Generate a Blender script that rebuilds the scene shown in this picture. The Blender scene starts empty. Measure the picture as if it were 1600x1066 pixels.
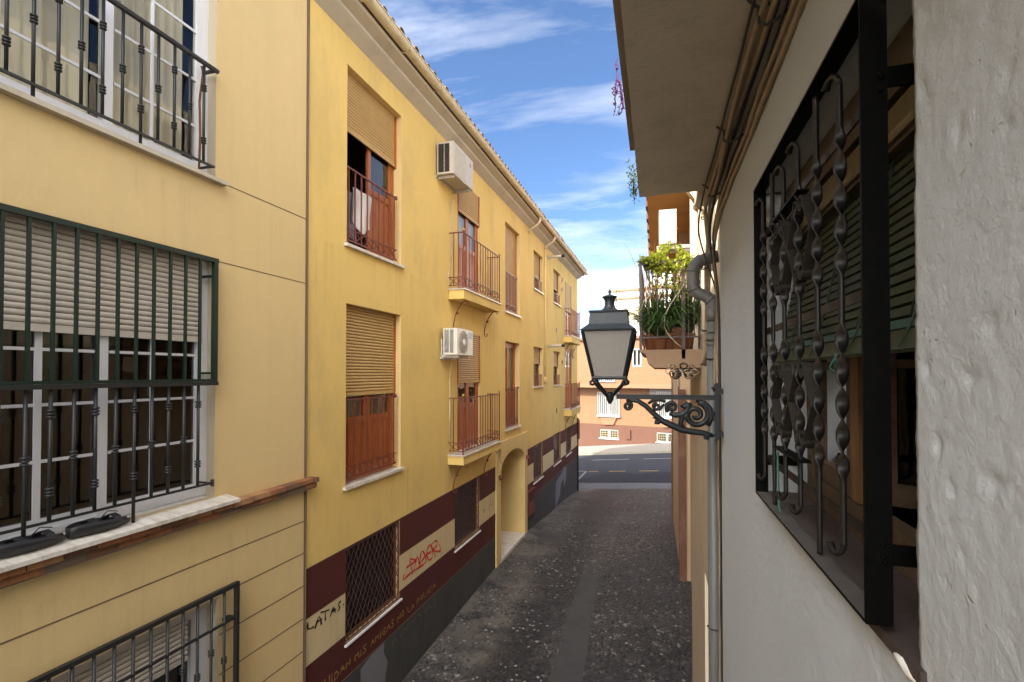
import bpy, math, random
from mathutils import Vector, noise
random.seed(7)
R = math.radians
scene = bpy.context.scene
col = scene.collection
PI = math.pi

# ---------------------------------------------------------------- helpers
def V(*a): return Vector(a)
def lerp(a, b, t): return a + (b - a) * t

PHI = 0.018436
DL = Vector((math.sin(PHI), math.cos(PHI), 0)); NL = Vector((math.cos(PHI), -math.sin(PHI), 0))
L0 = Vector((-4.0595, 0, 0))
def FL(s, o, z):                     # left street wall: s along it, o out of it, z up
    return L0 + DL * s + NL * o + Vector((0, 0, z))
def FR(s, o, z):                     # right street wall: s = Y, o out of the wall into the street
    return Vector((-o, s, z))
def FI(x, y, z): return Vector((x, y, z))

class MB:
    def __init__(self, T=FI):
        self.T = T; self.v = []; self.f = []; self.m = []; self.s = []
    def vert(self, p):
        self.v.append(self.T(*p)); return len(self.v) - 1
    def face(self, pts, mi=0, sm=False):
        i = [self.vert(p) for p in pts]
        self.f.append(i); self.m.append(mi); self.s.append(sm)
    def idx(self, i, mi=0, sm=False):
        self.f.append(list(i)); self.m.append(mi); self.s.append(sm)
    def box(self, a, b, mi=0, bev=0):
        x0, y0, z0 = a; x1, y1, z1 = b
        if x0 > x1: x0, x1 = x1, x0
        if y0 > y1: y0, y1 = y1, y0
        if z0 > z1: z0, z1 = z1, z0
        i = [self.vert(p) for p in ((x0,y0,z0),(x1,y0,z0),(x1,y1,z0),(x0,y1,z0),(x0,y0,z1),(x1,y0,z1),(x1,y1,z1),(x0,y1,z1))]
        for q in ((0,3,2,1),(4,5,6,7),(0,1,5,4),(1,2,6,5),(2,3,7,6),(3,0,4,7)):
            self.idx([i[k] for k in q], mi)
        return self
    def prism(self, poly, ext, mi=0, sm=False):
        """poly: list of points; ext: offset vector added"""
        n = len(poly)
        a = [self.vert(p) for p in poly]
        b = [self.vert((p[0]+ext[0], p[1]+ext[1], p[2]+ext[2])) for p in poly]
        self.idx(a[::-1], mi); self.idx(b, mi)
        for k in range(n):
            self.idx([a[k], a[(k+1) % n], b[(k+1) % n], b[k]], mi, sm)
    def tube(self, path, r, n=8, mi=0, cap=True, sm=True):
        P = [self.T(*p) for p in path]
        m = len(P)
        rr = r if isinstance(r, (list, tuple)) else [r] * m
        up = None; rings = []
        for k in range(m):
            t = (P[min(k+1, m-1)] - P[max(k-1, 0)])
            if t.length < 1e-9: t = Vector((0,0,1))
            t.normalize()
            if up is None:
                up = Vector((0,0,1)) if abs(t.z) < .9 else Vector((1,0,0))
            a = up - t * up.dot(t)
            if a.length < 1e-6: a = t.orthogonal()
            a.normalize(); b = t.cross(a); up = a
            ring = []
            for j in range(n):
                th = 2*PI*j/n
                self.v.append(P[k] + (a*math.cos(th) + b*math.sin(th)) * rr[k]); ring.append(len(self.v)-1)
            rings.append(ring)
        for k in range(m-1):
            for j in range(n):
                self.idx([rings[k][j], rings[k][(j+1)%n], rings[k+1][(j+1)%n], rings[k+1][j]], mi, sm)
        if cap:
            self.idx(rings[0][::-1], mi); self.idx(rings[-1], mi)
        return self
    def strip(self, path, wdir, w, t, mi=0, sm=False):
        """flat bar swept along path; width w along wdir (world vector), thickness t"""
        P = [self.T(*p) for p in path]; m = len(P); wd = Vector(wdir).normalized(); rings = []
        for k in range(m):
            tg = (P[min(k+1, m-1)] - P[max(k-1, 0)]).normalized()
            nn = tg.cross(wd).normalized()
            ring = []
            for (a, b) in ((-1,-1),(1,-1),(1,1),(-1,1)):
                self.v.append(P[k] + wd*(a*w/2) + nn*(b*t/2)); ring.append(len(self.v)-1)
            rings.append(ring)
        for k in range(m-1):
            for j in range(4):
                self.idx([rings[k][j], rings[k][(j+1)%4], rings[k+1][(j+1)%4], rings[k+1][j]], mi, sm)
        self.idx(rings[0][::-1], mi); self.idx(rings[-1], mi)
    def lathe(self, c, prof, n=16, mi=0, sm=True, rot=0, cap=True):
        rings = []
        for (r, z) in prof:
            ring = []
            for j in range(n):
                th = 2*PI*j/n + rot
                ring.append(self.vert((c[0]+r*math.cos(th), c[1]+r*math.sin(th), c[2]+z)))
            rings.append(ring)
        for k in range(len(rings)-1):
            for j in range(n):
                self.idx([rings[k][j], rings[k][(j+1)%n], rings[k+1][(j+1)%n], rings[k+1][j]], mi, sm)
        if cap:
            self.idx(rings[0][::-1], mi); self.idx(rings[-1], mi)
    def build(self, name, mats, parent=None, label=None, kind=None):
        root = parent
        while root is not None and root.parent is not None: root = root.parent
        off = Vector(root.location) if root is not None else Vector((0,0,0))
        me = bpy.data.meshes.new(name)
        me.from_pydata([v - off for v in self.v], [], self.f)
        if not isinstance(mats, (list, tuple)): mats = [mats]
        for q in mats: me.materials.append(q)
        me.polygons.foreach_set('material_index', [min(k, len(mats)-1) for k in self.m])
        me.polygons.foreach_set('use_smooth', self.s)
        me.validate(); me.update()
        o = bpy.data.objects.new(name, me); col.objects.link(o)
        if parent is not None: o.parent = parent
        if label: o['label'] = label
        if kind: o['kind'] = kind
        return o

def thing(name, loc, label, cat, group=None):
    o = bpy.data.objects.new(name, None); col.objects.link(o)
    o.location = loc; o.empty_display_size = .2
    o['label'] = label; o['category'] = cat
    if group: o['group'] = group
    return o
def tag(o, label, cat, group=None, kind=None):
    o['label'] = label; o['category'] = cat
    if group: o['group'] = group
    if kind: o['kind'] = kind
    return o

# ---------------------------------------------------------------- materials
class NT:
    def __init__(self, name):
        self.mat = bpy.data.materials.new(name); self.mat.use_nodes = True
        self.t = self.mat.node_tree; self.t.nodes.clear()
        self.out = self.t.nodes.new('ShaderNodeOutputMaterial')
    def n(self, ty, **kw):
        x = self.t.nodes.new(ty)
        for k, v in kw.items():
            if k.startswith('i_'):
                x.inputs[k[2:].replace('_', ' ')].default_value = v
            else: setattr(x, k, v)
        return x
    def l(self, a, b): self.t.links.new(a, b)
    def pos(self, sc=(1,1,1)):
        g = self.n('ShaderNodeNewGeometry'); m = self.n('ShaderNodeMapping')
        m.inputs['Scale'].default_value = sc
        self.l(g.outputs['Position'], m.inputs['Vector']); return m.outputs['Vector']
    def noise(self, vec, scale, detail=4, rough=.55):
        x = self.n('ShaderNodeTexNoise'); x.inputs['Scale'].default_value = scale
        x.inputs['Detail'].default_value = detail; x.inputs['Roughness'].default_value = rough
        self.l(vec, x.inputs['Vector']); return x.outputs['Fac']
    def ramp(self, fac, stops, interp='LINEAR'):
        x = self.n('ShaderNodeValToRGB'); x.color_ramp.interpolation = interp
        e = x.color_ramp.elements
        while len(e) < len(stops): e.new(.5)
        for k, (p, c) in enumerate(stops):
            e[k].position = p; e[k].color = (c[0], c[1], c[2], 1) if not isinstance(c, (int, float)) else (c, c, c, 1)
        self.l(fac, x.inputs['Fac']); return x.outputs['Color']
    def mix(self, fac, a, b, bt='MIX'):
        x = self.n('ShaderNodeMix'); x.data_type = 'RGBA'; x.blend_type = bt
        for s, val in ((0, fac), (6, a), (7, b)):
            if isinstance(val, (int, float)): x.inputs[s].default_value = val if s == 0 else (val, val, val, 1)
            elif isinstance(val, (tuple, list)): x.inputs[s].default_value = (val[0], val[1], val[2], 1)
            else: self.l(val, x.inputs[s])
        return x.outputs[2]
    def math(self, op, a, b=0.0, clamp=False):
        x = self.n('ShaderNodeMath'); x.operation = op; x.use_clamp = clamp
        for s, val in ((0, a), (1, b)):
            if isinstance(val, (int, float)): x.inputs[s].default_value = val
            else: self.l(val, x.inputs[s])
        return x.outputs[0]
    def bump(self, h, strength, dist=.01, normal=None):
        x = self.n('ShaderNodeBump'); x.inputs['Strength'].default_value = strength
        x.inputs['Distance'].default_value = dist; self.l(h, x.inputs['Height'])
        if normal is not None: self.l(normal, x.inputs['Normal'])
        return x.outputs['Normal']
    def principled(self, colr, rough=.8, normal=None, metal=0, spec=.5):
        x = self.n('ShaderNodeBsdfPrincipled')
        if isinstance(colr, (tuple, list)): x.inputs['Base Color'].default_value = (colr[0], colr[1], colr[2], 1)
        else: self.l(colr, x.inputs['Base Color'])
        if isinstance(rough, (int, float)): x.inputs['Roughness'].default_value = rough
        else: self.l(rough, x.inputs['Roughness'])
        x.inputs['Metallic'].default_value = metal
        x.inputs['Specular IOR Level'].default_value = spec
        if normal is not None: self.l(normal, x.inputs['Normal'])
        self.l(x.outputs[0], self.out.inputs['Surface']); return x

def sc3(c, k): return tuple(min(1, x*k) for x in c)

def stucco(name, c, var=.12, nsc=1.2, bsc=90, bst=.35, bdist=.004, stain=.0, stain_col=None, streak=0.0, rough=.9, spec=.25, runs=0.0):
    t = NT(name); p = t.pos()
    n1 = t.noise(p, nsc, 6, .6)
    cc = t.mix(n1, sc3(c, 1-var), sc3(c, 1+var))
    n2 = t.noise(p, nsc*14, 3, .6)
    cc = t.mix(t.math('MULTIPLY', n2, .35), cc, sc3(c, .82))
    if stain > 0:
        n3 = t.noise(t.pos((1, 1, .55)), nsc*.8+.5, 8, .72)
        m = t.ramp(n3, [(.50, 0), (.68, 1)])
        cc = t.mix(t.math('MULTIPLY', m, stain), cc, stain_col or sc3(c, .45))
    if streak > 0:
        n4 = t.noise(t.pos((5, 5, .22)), 1.6, 5, .65)
        m = t.ramp(n4, [(.53, 0), (.72, 1)])
        cc = t.mix(t.math('MULTIPLY', m, streak), cc, stain_col or sc3(c, .5))
    if runs > 0:      # rain runs that start at the floor lines, broken up along the wall
        sx = t.n('ShaderNodeSeparateXYZ'); t.l(p, sx.inputs[0])
        fr = t.math('FRACT', t.math('MULTIPLY', t.math('SUBTRACT', 9.48, sx.outputs[2]), 1/3.2))
        fall = t.ramp(fr, [(0, 0), (.012, 1), (.10, .55), (.34, 0)])
        n5 = t.noise(t.pos((6, 6, .15)), 1.7, 4, .6); n6 = t.noise(t.pos((1, 1, .1)), 1.1, 2)
        m = t.math('MULTIPLY', t.ramp(n5, [(.50, 0), (.66, 1)]), t.ramp(n6, [(.45, 0), (.6, 1)]))
        cc = t.mix(t.math('MULTIPLY', t.math('MULTIPLY', m, fall), runs), cc, sc3(c, .42))
    h = t.noise(p, bsc, 3, .6); h2 = t.noise(p, bsc*.18, 3, .5)
    hh = t.math('ADD', h, t.math('MULTIPLY', h2, 1.3))
    t.principled(cc, rough, t.bump(hh, bst, bdist), spec=spec)
    return t.mat

def paint(name, c, rough=.45, var=.12, nsc=9, metal=0, spec=.5, bst=.08, dirt=.0, dirt_col=(.1,.07,.05)):
    t = NT(name); p = t.pos()
    n1 = t.noise(p, nsc, 5, .65)
    cc = t.mix(n1, sc3(c, 1-var), sc3(c, 1+var))
    if dirt > 0:
        m = t.ramp(t.noise(p, nsc*2.3, 6, .75), [(.5, 0), (.7, 1)])
        cc = t.mix(t.math('MULTIPLY', m, dirt), cc, dirt_col)
    rr = t.math('ADD', t.math('MULTIPLY', n1, .25), rough-.12)
    t.principled(cc, rr, t.bump(t.noise(p, nsc*6, 3), bst, .003), metal=metal, spec=spec)
    return t.mat

def wood(name, c, grain=(40, 40, 3), rough=.5, var=.3):
    t = NT(name); n = t.noise(t.pos(grain), 1.0, 5, .6)
    cc = t.mix(t.ramp(n, [(.3, 0), (.7, 1)]), sc3(c, 1-var), sc3(c, 1+var))
    t.principled(cc, rough, t.bump(n, .15, .003)); return t.mat

def glass(name, tint=(.8,.85,.85), refl=1.0, rough=.02):
    t = NT(name)
    tr = t.n('ShaderNodeBsdfTransparent'); tr.inputs[0].default_value = (*tint, 1)
    gl = t.n('ShaderNodeBsdfGlossy'); gl.inputs['Roughness'].default_value = rough
    fr = t.n('ShaderNodeFresnel'); fr.inputs[0].default_value = 1.55
    wob = t.bump(t.noise(t.pos(), 2.2, 2), .15, .02); t.l(wob, gl.inputs['Normal'])
    mx = t.n('ShaderNodeMixShader')
    t.l(t.math('MULTIPLY', t.math('ADD', fr.outputs[0], .05), refl, True), mx.inputs[0])
    t.l(tr.outputs[0], mx.inputs[1]); t.l(gl.outputs[0], mx.inputs[2]); t.l(mx.outputs[0], t.out.inputs['Surface'])
    return t.mat

M = {}
YEL = (.72, .505, .165); YEL2 = (.66, .49, .235)
M['yellow'] = stucco('yellow_render', YEL, .09, .7, 70, .3, .004, stain=.55, stain_col=(.50,.36,.15), streak=.14, runs=.34)
M['beige'] = stucco('beige_render', YEL2, .07, .8, 80, .45, .004, stain=.14, stain_col=(.42,.33,.2), streak=.14, runs=.2)
M['surround'] = stucco('arch_surround_render', (.66,.48,.20), .08, 1.2, 60, .25, .004, stain=.2, stain_col=(.35,.26,.13))
M['purple'] = stucco('maroon_paint', (.082,.020,.016), .22, 1.4, 60, .3, .004, stain=.5, stain_col=(.075,.022,.04), streak=.3, rough=.75)
M['cream'] = stucco('cream_band_paint', (.60,.48,.27), .1, 1.6, 60, .3, .004, stain=.3, stain_col=(.4,.3,.17), streak=.3)
M['base'] = stucco('grey_plinth_render', (.060,.060,.058), .25, 1.1, 60, .4, .004, stain=.6, stain_col=(.035,.035,.035), streak=.3)
M['patch'] = stucco('repair_mortar', (.17,.17,.18), .15, 3, 50, .4)
M['room'] = paint('dim_room_paint', (.10,.085,.07), .9, .2, 2)
M['reveal'] = stucco('reveal_paint', (.68,.49,.22), .1, 2, 60, .3, .004, stain=.2, streak=.3)
M['reveal_beige'] = stucco('reveal_beige_paint', (.50,.42,.30), .1, 2, 60, .3)
M['cornice'] = stucco('cornice_render', (.50,.44,.34), .12, 1.5, 50, .25, .004, stain=.35, stain_col=(.25,.21,.16), streak=0)
M['gutter'] = paint('cream_gutter_paint', (.62,.52,.33), .5, .15, 4, dirt=.55, dirt_col=(.22,.17,.11))
M['tile'] = stucco('roof_tile_clay', (.20,.13,.09), .4, 5, 60, .3, stain=.6, stain_col=(.06,.06,.05))
M['groove'] = paint('dark_groove_joint', (.16,.11,.06), .9)  # even dark tone of grooves, seams and joints
M['black_iron'] = paint('black_iron_paint', (.002,.002,.002), .5, .3, 20, spec=.05, dirt=.2, dirt_col=(.016,.013,.011))
M['gun_iron'] = paint('grey_iron_paint', (.010,.009,.0085), .45, .35, 25, metal=.0, spec=.3, dirt=.35, dirt_col=(.028,.022,.017))
M['green_iron'] = paint('dark_green_iron_paint', (.007,.020,.013), .42, .2, 14, spec=.35)
M['char_iron'] = paint('charcoal_baluster_paint', (.018,.019,.019), .42, .2, 14, spec=.4)
M['lamp_iron'] = paint('lantern_dark_paint', (.020,.026,.031), .45, .25, 22, spec=.4, dirt=.3, dirt_col=(.06,.06,.055))
M['maroon_iron'] = paint('maroon_rail_paint', (.15,.030,.018), .45, .25, 18)
M['brass'] = paint('brass_finial', (.45,.27,.08), .35, .2, 20, metal=.7)
M['shutter_ochre'] = paint('ochre_roller_shutter', (.46,.29,.10), .5, .10, 2.5, dirt=.25, dirt_col=(.24,.15,.06))
M['shutter_grey'] = paint('greige_roller_shutter', (.55,.50,.43), .5, .12, 2.2, dirt=.4, dirt_col=(.34,.30,.245))
M['shutter_line'] = paint('shutter_gap', (.10,.06,.03), .9)
M['wood_red'] = wood('varnished_joinery', (.33,.095,.020), (30,30,2), .35, .3)
M['wood_dark'] = wood('dark_joinery', (.13,.045,.018), (30,30,2), .4, .3)
M['wood_honey'] = wood('honey_window_wood', (.15,.075,.022), (35,35,2.5), .55, .35)
M['wood_raw'] = wood('aged_window_wood', (.075,.044,.022), (4,35,35), .7, .3)
M['white_pvc'] = paint('white_window_frame', (.66,.66,.68), .35, .05, 3, dirt=.15, dirt_col=(.4,.38,.35))
M['glass'] = glass('window_glass')
M['glass_dark'] = glass('dark_window_glass', (.35,.36,.36), 1.1)
M['curtain'] = paint('pale_curtain_cloth', (.72,.67,.54), .95, .1, 3)
M['curtain_brown'] = paint('brown_interior_panel', (.17,.12,.07), .9, .2, 2)
M['marble'] = None
M['white_plaster'] = stucco('white_painted_plaster', (.72,.69,.65), .05, 2.2, 55, .5, .006, stain=.12, stain_col=(.55,.45,.32), streak=0)
M['ochre_plaster'] = stucco('ochre_plaster', (.47,.38,.275), .14, 1.1, 55, .4, .005, stain=.35, stain_col=(.3,.22,.15), streak=.35)
M['cream_plaster'] = stucco('cream_upper_plaster', (.78,.68,.52), .08, 1.1, 55, .4, .005, stain=.2, stain_col=(.5,.42,.3), streak=.2)
M['orange_plaster'] = stucco('orange_soffit_paint', (.56,.30,.11), .12, 1.5, 50, .3, stain=.3, stain_col=(.3,.14,.05))
M['slab_concrete'] = stucco('rough_slab_underside', (.60,.53,.435), .12, 2.2, 34, .6, .008, stain=.3, stain_col=(.22,.17,.12))
M['pvc_pipe'] = paint('grey_pvc_pipe', (.115,.117,.112), .45, .1, 6, dirt=.3, dirt_col=(.16,.15,.13))
M['pvc_dark'] = paint('darker_pvc_elbow', (.14,.135,.13), .5, .15, 8, dirt=.3)
M['white_pipe'] = paint('white_pipe_paint', (.70,.68,.64), .5, .08, 5, dirt=.25, dirt_col=(.4,.35,.28))
M['cable_beige'] = paint('beige_cable_sheath', (.30,.22,.14), .6, .2, 8, dirt=.4)
M['cable_black'] = paint('black_cable_sheath', (.02,.019,.018), .5, .2, 8)
M['ac_white'] = paint('white_enamel_casing', (.68,.66,.60), .4, .06, 5, dirt=.2, dirt_col=(.45,.38,.28))
M['ac_grey'] = paint('aged_enamel_casing', (.47,.42,.36), .5, .1, 5, dirt=.35, dirt_col=(.25,.19,.13))
M['ac_dark'] = paint('dark_cooling_fins', (.05,.045,.04), .6, .2, 30)
M['ac_blue'] = paint('blue_black_coil', (.02,.045,.07), .5, .2, 30)
M['terracotta'] = stucco('terracotta_clay', (.38,.17,.09), .15, 5, 60, .2)
M['brick_edge'] = None
def leafmat(name, c, trans=.35, var=.35):
    t = NT(name); p = t.pos()
    n = t.noise(p, 18, 3)
    cc = t.mix(n, sc3(c, 1-var), sc3(c, 1+var))
    pb = t.n('ShaderNodeBsdfPrincipled'); t.l(cc, pb.inputs['Base Color']); pb.inputs['Roughness'].default_value = .5
    tb = t.n('ShaderNodeBsdfTranslucent'); t.l(cc, tb.inputs['Color'])
    mx = t.n('ShaderNodeMixShader'); mx.inputs[0].default_value = trans
    t.l(pb.outputs[0], mx.inputs[1]); t.l(tb.outputs[0], mx.inputs[2]); t.l(mx.outputs[0], t.out.inputs['Surface'])
    return t.mat
M['leaf_lime'] = leafmat('lime_leaf', (.42,.46,.05), .4)
M['leaf_green'] = leafmat('deep_green_leaf', (.05,.10,.025))
M['leaf_mid'] = leafmat('mid_green_leaf', (.10,.17,.05))
M['leaf_straw'] = leafmat('straw_leaf', (.34,.24,.10))
M['flower_purple'] = leafmat('purple_petal', (.17,.035,.17))
M['towel_white'] = paint('white_towel_cloth', (.66,.63,.60), .95, .06, 8)
M['towel_grey'] = paint('grey_cloth', (.16,.16,.19), .95, .15, 8)
M['black_rubber'] = paint('black_rubber', (.012,.012,.014), .55, .3, 20)
M['spray_red'] = paint('red_spray_paint', (.58,.010,.022), .5, .15, 30)
M['spray_black'] = paint('black_marker_paint', (.012,.011,.012), .5, .1, 30)
M['spray_amber'] = paint('faded_amber_paint', (.30,.15,.030), .7, .3, 40)
M['spray_olive'] = paint('faded_olive_paint', (.11,.10,.03), .8, .3, 20)
M['slat_green'] = wood('green_blind_slat', (.020,.031,.011), (4,40,40), .55, .35)
M['slat_teal'] = wood('teal_blind_slat', (.026,.066,.044), (4,40,40), .55, .3)
M['blind_box'] = wood('brown_blind_box', (.045,.029,.017), (4,30,30), .6, .3)
M['sill_tile'] = stucco('brown_sill_tile', (.060,.045,.040), .2, 5, 60, .25, stain=.4, stain_col=(.10,.085,.078), rough=.6)

def mk_marble():
    t = NT('veined_marble'); n = t.noise(t.pos((1, 4, 4)), 3.5, 8, .7)
    cc = t.ramp(n, [(.3, (.36,.31,.25)), (.52, (.62,.57,.50)), (.7, (.70,.66,.60))])
    t.principled(cc, .35); return t.mat
M['marble'] = mk_marble()
def mk_brickmat(name, c1, c2, mort, bw, bh, ang=0.0, offs=.5, mw=.02):
    t = NT(name); g = t.n('ShaderNodeNewGeometry'); m = t.n('ShaderNodeMapping')
    m.inputs['Rotation'].default_value = (0, 0, ang); t.l(g.outputs['Position'], m.inputs['Vector'])
    sx = t.n('ShaderNodeSeparateXYZ'); t.l(m.outputs[0], sx.inputs[0])
    cb = t.n('ShaderNodeCombineXYZ'); t.l(sx.outputs[0], cb.inputs[0]); t.l(sx.outputs[2], cb.inputs[1])
    b = t.n('ShaderNodeTexBrick'); t.l(cb.outputs[0], b.inputs['Vector']); b.offset = offs
    for k, v in (('Color1', c1), ('Color2', c2), ('Mortar', mort)): b.inputs[k].default_value = (*v, 1)
    b.inputs['Scale'].default_value = 1; b.inputs['Brick Width'].default_value = bw; b.inputs['Row Height'].default_value = bh
    b.inputs['Mortar Size'].default_value = mw*bh*4; b.inputs['Bias'].default_value = 0
    n = t.noise(t.pos(), 2.0, 5)
    cc = t.mix(t.math('MULTIPLY', n, .25), b.outputs['Color'], sc3(c1, .75))
    t.principled(cc, .85, t.bump(b.outputs['Fac'], -.3, .006)); return t.mat
M['brick_far'] = mk_brickmat('peach_facing_brick', (.225,.107,.050), (.26,.128,.060), (.28,.165,.09), .26, .075, R(16), .5, .03)
M['brown_base'] = stucco('brown_pink_plinth', (.145,.073,.050), .1, 1, 40, .2, stain=.2)
M['brown_soffit'] = stucco('brown_soffit_paint', (.17,.08,.05), .1, 1, 40, .2)
M['far_white'] = stucco('sunlit_white_render', (.80,.76,.70), .05, 1, 40, .2, streak=.2)
M['peach_plain'] = stucco('peach_band', (.27,.155,.09), .06, 1, 40, .2)

def mk_ground():
    t = NT('pebble_paving'); g = t.n('ShaderNodeNewGeometry'); P = g.outputs['Position']
    wob = t.n('ShaderNodeTexNoise'); wob.inputs['Scale'].default_value = 3; t.l(P, wob.inputs['Vector'])
    va = t.n('ShaderNodeVectorMath'); va.operation = 'MULTIPLY_ADD'
    t.l(wob.outputs['Color'], va.inputs[0]); va.inputs[1].default_value = (.12,.12,0); t.l(P, va.inputs[2])
    m = t.n('ShaderNodeMapping'); t.l(va.outputs[0], m.inputs['Vector']); m.inputs['Scale'].default_value = (17, 11, 1)
    m.inputs['Rotation'].default_value = (0, 0, .5)
    v = t.n('ShaderNodeTexVoronoi'); v.feature = 'F1'; t.l(m.outputs[0], v.inputs['Vector']); v.inputs['Scale'].default_value = 1
    v2 = t.n('ShaderNodeTexVoronoi'); v2.feature = 'DISTANCE_TO_EDGE'; t.l(m.outputs[0], v2.inputs['Vector']); v2.inputs['Scale'].default_value = 1
    sep = t.n('ShaderNodeSeparateColor'); t.l(v.outputs['Color'], sep.inputs[0])
    peb = t.ramp(sep.outputs[0], [(0, (.008,.008,.009)), (.45, (.021,.021,.023)), (.75, (.046,.045,.045)), (.90, (.10,.095,.088)), (1, (.22,.21,.19))])
    mask = t.ramp(v2.outputs['Distance'], [(.04, 0), (.16, 1)])
    big = t.noise(P, .9, 5, .65)
    mort = t.mix(t.ramp(big, [(.35, 0), (.65, 1)]), (.018,.017,.017), (.060,.055,.050))
    cc = t.mix(mask, mort, peb)
    fill = t.ramp(t.noise(P, 1.3, 7, .7), [(.40, 0), (.55, 1)])
    sx = t.n('ShaderNodeSeparateXYZ'); t.l(P, sx.inputs[0])
    left = t.ramp(t.math('MULTIPLY', sx.outputs[0], -.25), [(.58, .1), (.74, 1)])     # silted mortar towards the left wall
    fl = t.math('MULTIPLY', t.math('MULTIPLY', fill, left), .75)
    cc = t.mix(fl, cc, (.15,.128,.106))
    xb = t.math('ADD', t.math('MULTIPLY', sx.outputs[0], -1.0), t.math('MULTIPLY', t.math('SUBTRACT', t.noise(P, .7, 5, .65), .5), 2.2))
    band = t.math('MULTIPLY', t.ramp(t.math('MULTIPLY', xb, .2), [(.33, 0), (.37, 1)]), t.ramp(t.math('MULTIPLY', xb, .2), [(.50, 1), (.58, 0)]))
    cc = t.mix(t.math('MULTIPLY', band, .62), cc, (.009,.008,.008))
    st = t.noise(P, .55, 4, .6)
    cc = t.mix(t.math('MULTIPLY', t.ramp(st, [(.42, 0), (.6, 1)]), .45), cc, (.026,.026,.028))
    dome = t.ramp(v.outputs['Distance'], [(0, 1), (.75, 0)])
    h = t.math('MULTIPLY', dome, t.math('SUBTRACT', 1.0, t.math('MULTIPLY', fl, .8)))
    nn = t.bump(h, .9, .022)
    nn = t.bump(t.noise(P, 60, 3), .35, .006, nn)
    t.principled(cc, .62, nn, spec=.45); return t.mat
M['cobble'] = mk_ground()
M['concrete'] = stucco('worn_concrete', (.064,.063,.063), .2, 1.6, 60, .5, .005, stain=.6, stain_col=(.03,.029,.028))
M['asphalt'] = stucco('asphalt', (.036,.042,.055), .2, 1.2, 120, .5, .004, stain=.4, stain_col=(.026,.030,.04), rough=.85)
M['dark_road_area'] = stucco('dark_asphalt_area', (.020,.024,.034), .3, .9, 120, .5, .004, rough=.8)
M['kerb'] = stucco('kerb_stone', (.30,.27,.215), .1, 2, 60, .3)
M['pave'] = stucco('pavement_slab', (.27,.245,.215), .1, 2, 60, .3)
M['line_white'] = paint('road_marking_white', (.20,.20,.205), .7, .15, 6, dirt=.6, dirt_col=(.07,.075,.085))
M['line_yellow'] = paint('road_marking_yellow', (.30,.19,.06), .7, .15, 6, dirt=.5, dirt_col=(.12,.09,.05))
M['metal_cover'] = paint('cast_iron_cover', (.05,.047,.046), .6, .3, 18, metal=.2)
M['frost'] = None
def mk_frost():
    t = NT('frosted_lantern_pane'); p = t.pos()
    n = t.noise(p, 12, 6, .7)
    cc = t.mix(n, (.47,.435,.395), (.54,.505,.455))
    dirt = t.ramp(t.noise(t.pos((6,6,14)), 2.5, 6, .7), [(.48, 0), (.75, 1)])
    cc = t.mix(t.math('MULTIPLY', dirt, .22), cc, (.36,.29,.23))
    pb = t.n('ShaderNodeBsdfPrincipled'); t.l(cc, pb.inputs['Base Color']); pb.inputs['Roughness'].default_value = .5
    tb = t.n('ShaderNodeBsdfTranslucent'); t.l(cc, tb.inputs['Color'])
    mx = t.n('ShaderNodeMixShader'); mx.inputs[0].default_value = .55
    t.l(pb.outputs[0], mx.inputs[1]); t.l(tb.outputs[0], mx.inputs[2]); t.l(mx.outputs[0], t.out.inputs['Surface'])
    return t.mat
M['frost'] = mk_frost()
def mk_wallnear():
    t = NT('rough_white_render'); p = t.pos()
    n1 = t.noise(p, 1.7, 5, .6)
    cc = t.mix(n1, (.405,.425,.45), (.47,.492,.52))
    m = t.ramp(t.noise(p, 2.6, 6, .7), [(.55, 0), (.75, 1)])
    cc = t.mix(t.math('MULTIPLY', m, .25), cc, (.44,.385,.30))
    pits = t.n('ShaderNodeTexVoronoi'); pits.inputs['Scale'].default_value = 38; pits.feature = 'F1'
    dn = t.n('ShaderNodeTexNoise'); dn.inputs['Scale'].default_value = 12; t.l(p, dn.inputs['Vector'])
    va = t.n('ShaderNodeVectorMath'); va.operation = 'MULTIPLY_ADD'; t.l(dn.outputs['Color'], va.inputs[0]); va.inputs[1].default_value = (.08,.08,.08); t.l(p, va.inputs[2])
    t.l(va.outputs[0], pits.inputs['Vector'])
    pm = t.math('MULTIPLY', t.ramp(pits.outputs['Distance'], [(.08, 1), (.2, 0)]), t.ramp(t.noise(p, 7, 3), [(.55, 0), (.66, 1)]))
    h = t.math('ADD', t.math('MULTIPLY', t.noise(p, 34, 6, .68), 1.6), t.math('MULTIPLY', t.noise(p, 130, 3), .25))
    h = t.math('SUBTRACT', h, t.math('MULTIPLY', pm, .8))
    cc = t.mix(t.math('MULTIPLY', pm, .45), cc, (.30,.23,.16))
    t.principled(cc, .85, t.bump(h, .6, .005), spec=.2); return t.mat
M['near_wall'] = mk_wallnear()
M['glass_dim'] = glass('dim_window_glass', (.22,.2,.18), .06); M['glass_soft'] = glass('soft_window_glass', (.86,.86,.82), .5)
M['scroll_iron'] = paint('dusty_lit_scroll_iron', (.020,.0165,.0135), .6, .3, 25, spec=.2)  # dusty iron, its colour also lightened for faces that catch street light
M['lamp_black'] = paint('lantern_black_paint', (.010,.012,.014), .45, .3, 22, spec=.35)
M['hose'] = paint('tan_hose', (.42,.36,.28), .5)
M['lattice_iron'] = paint('brown_lattice_iron', (.075,.032,.024), .55, .3, 20)
M['orange_render'] = stucco('orange_ochre_render', (.50,.36,.23), .12, 1.2, 50, .3, stain=.3, stain_col=(.3,.2,.12))
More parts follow.
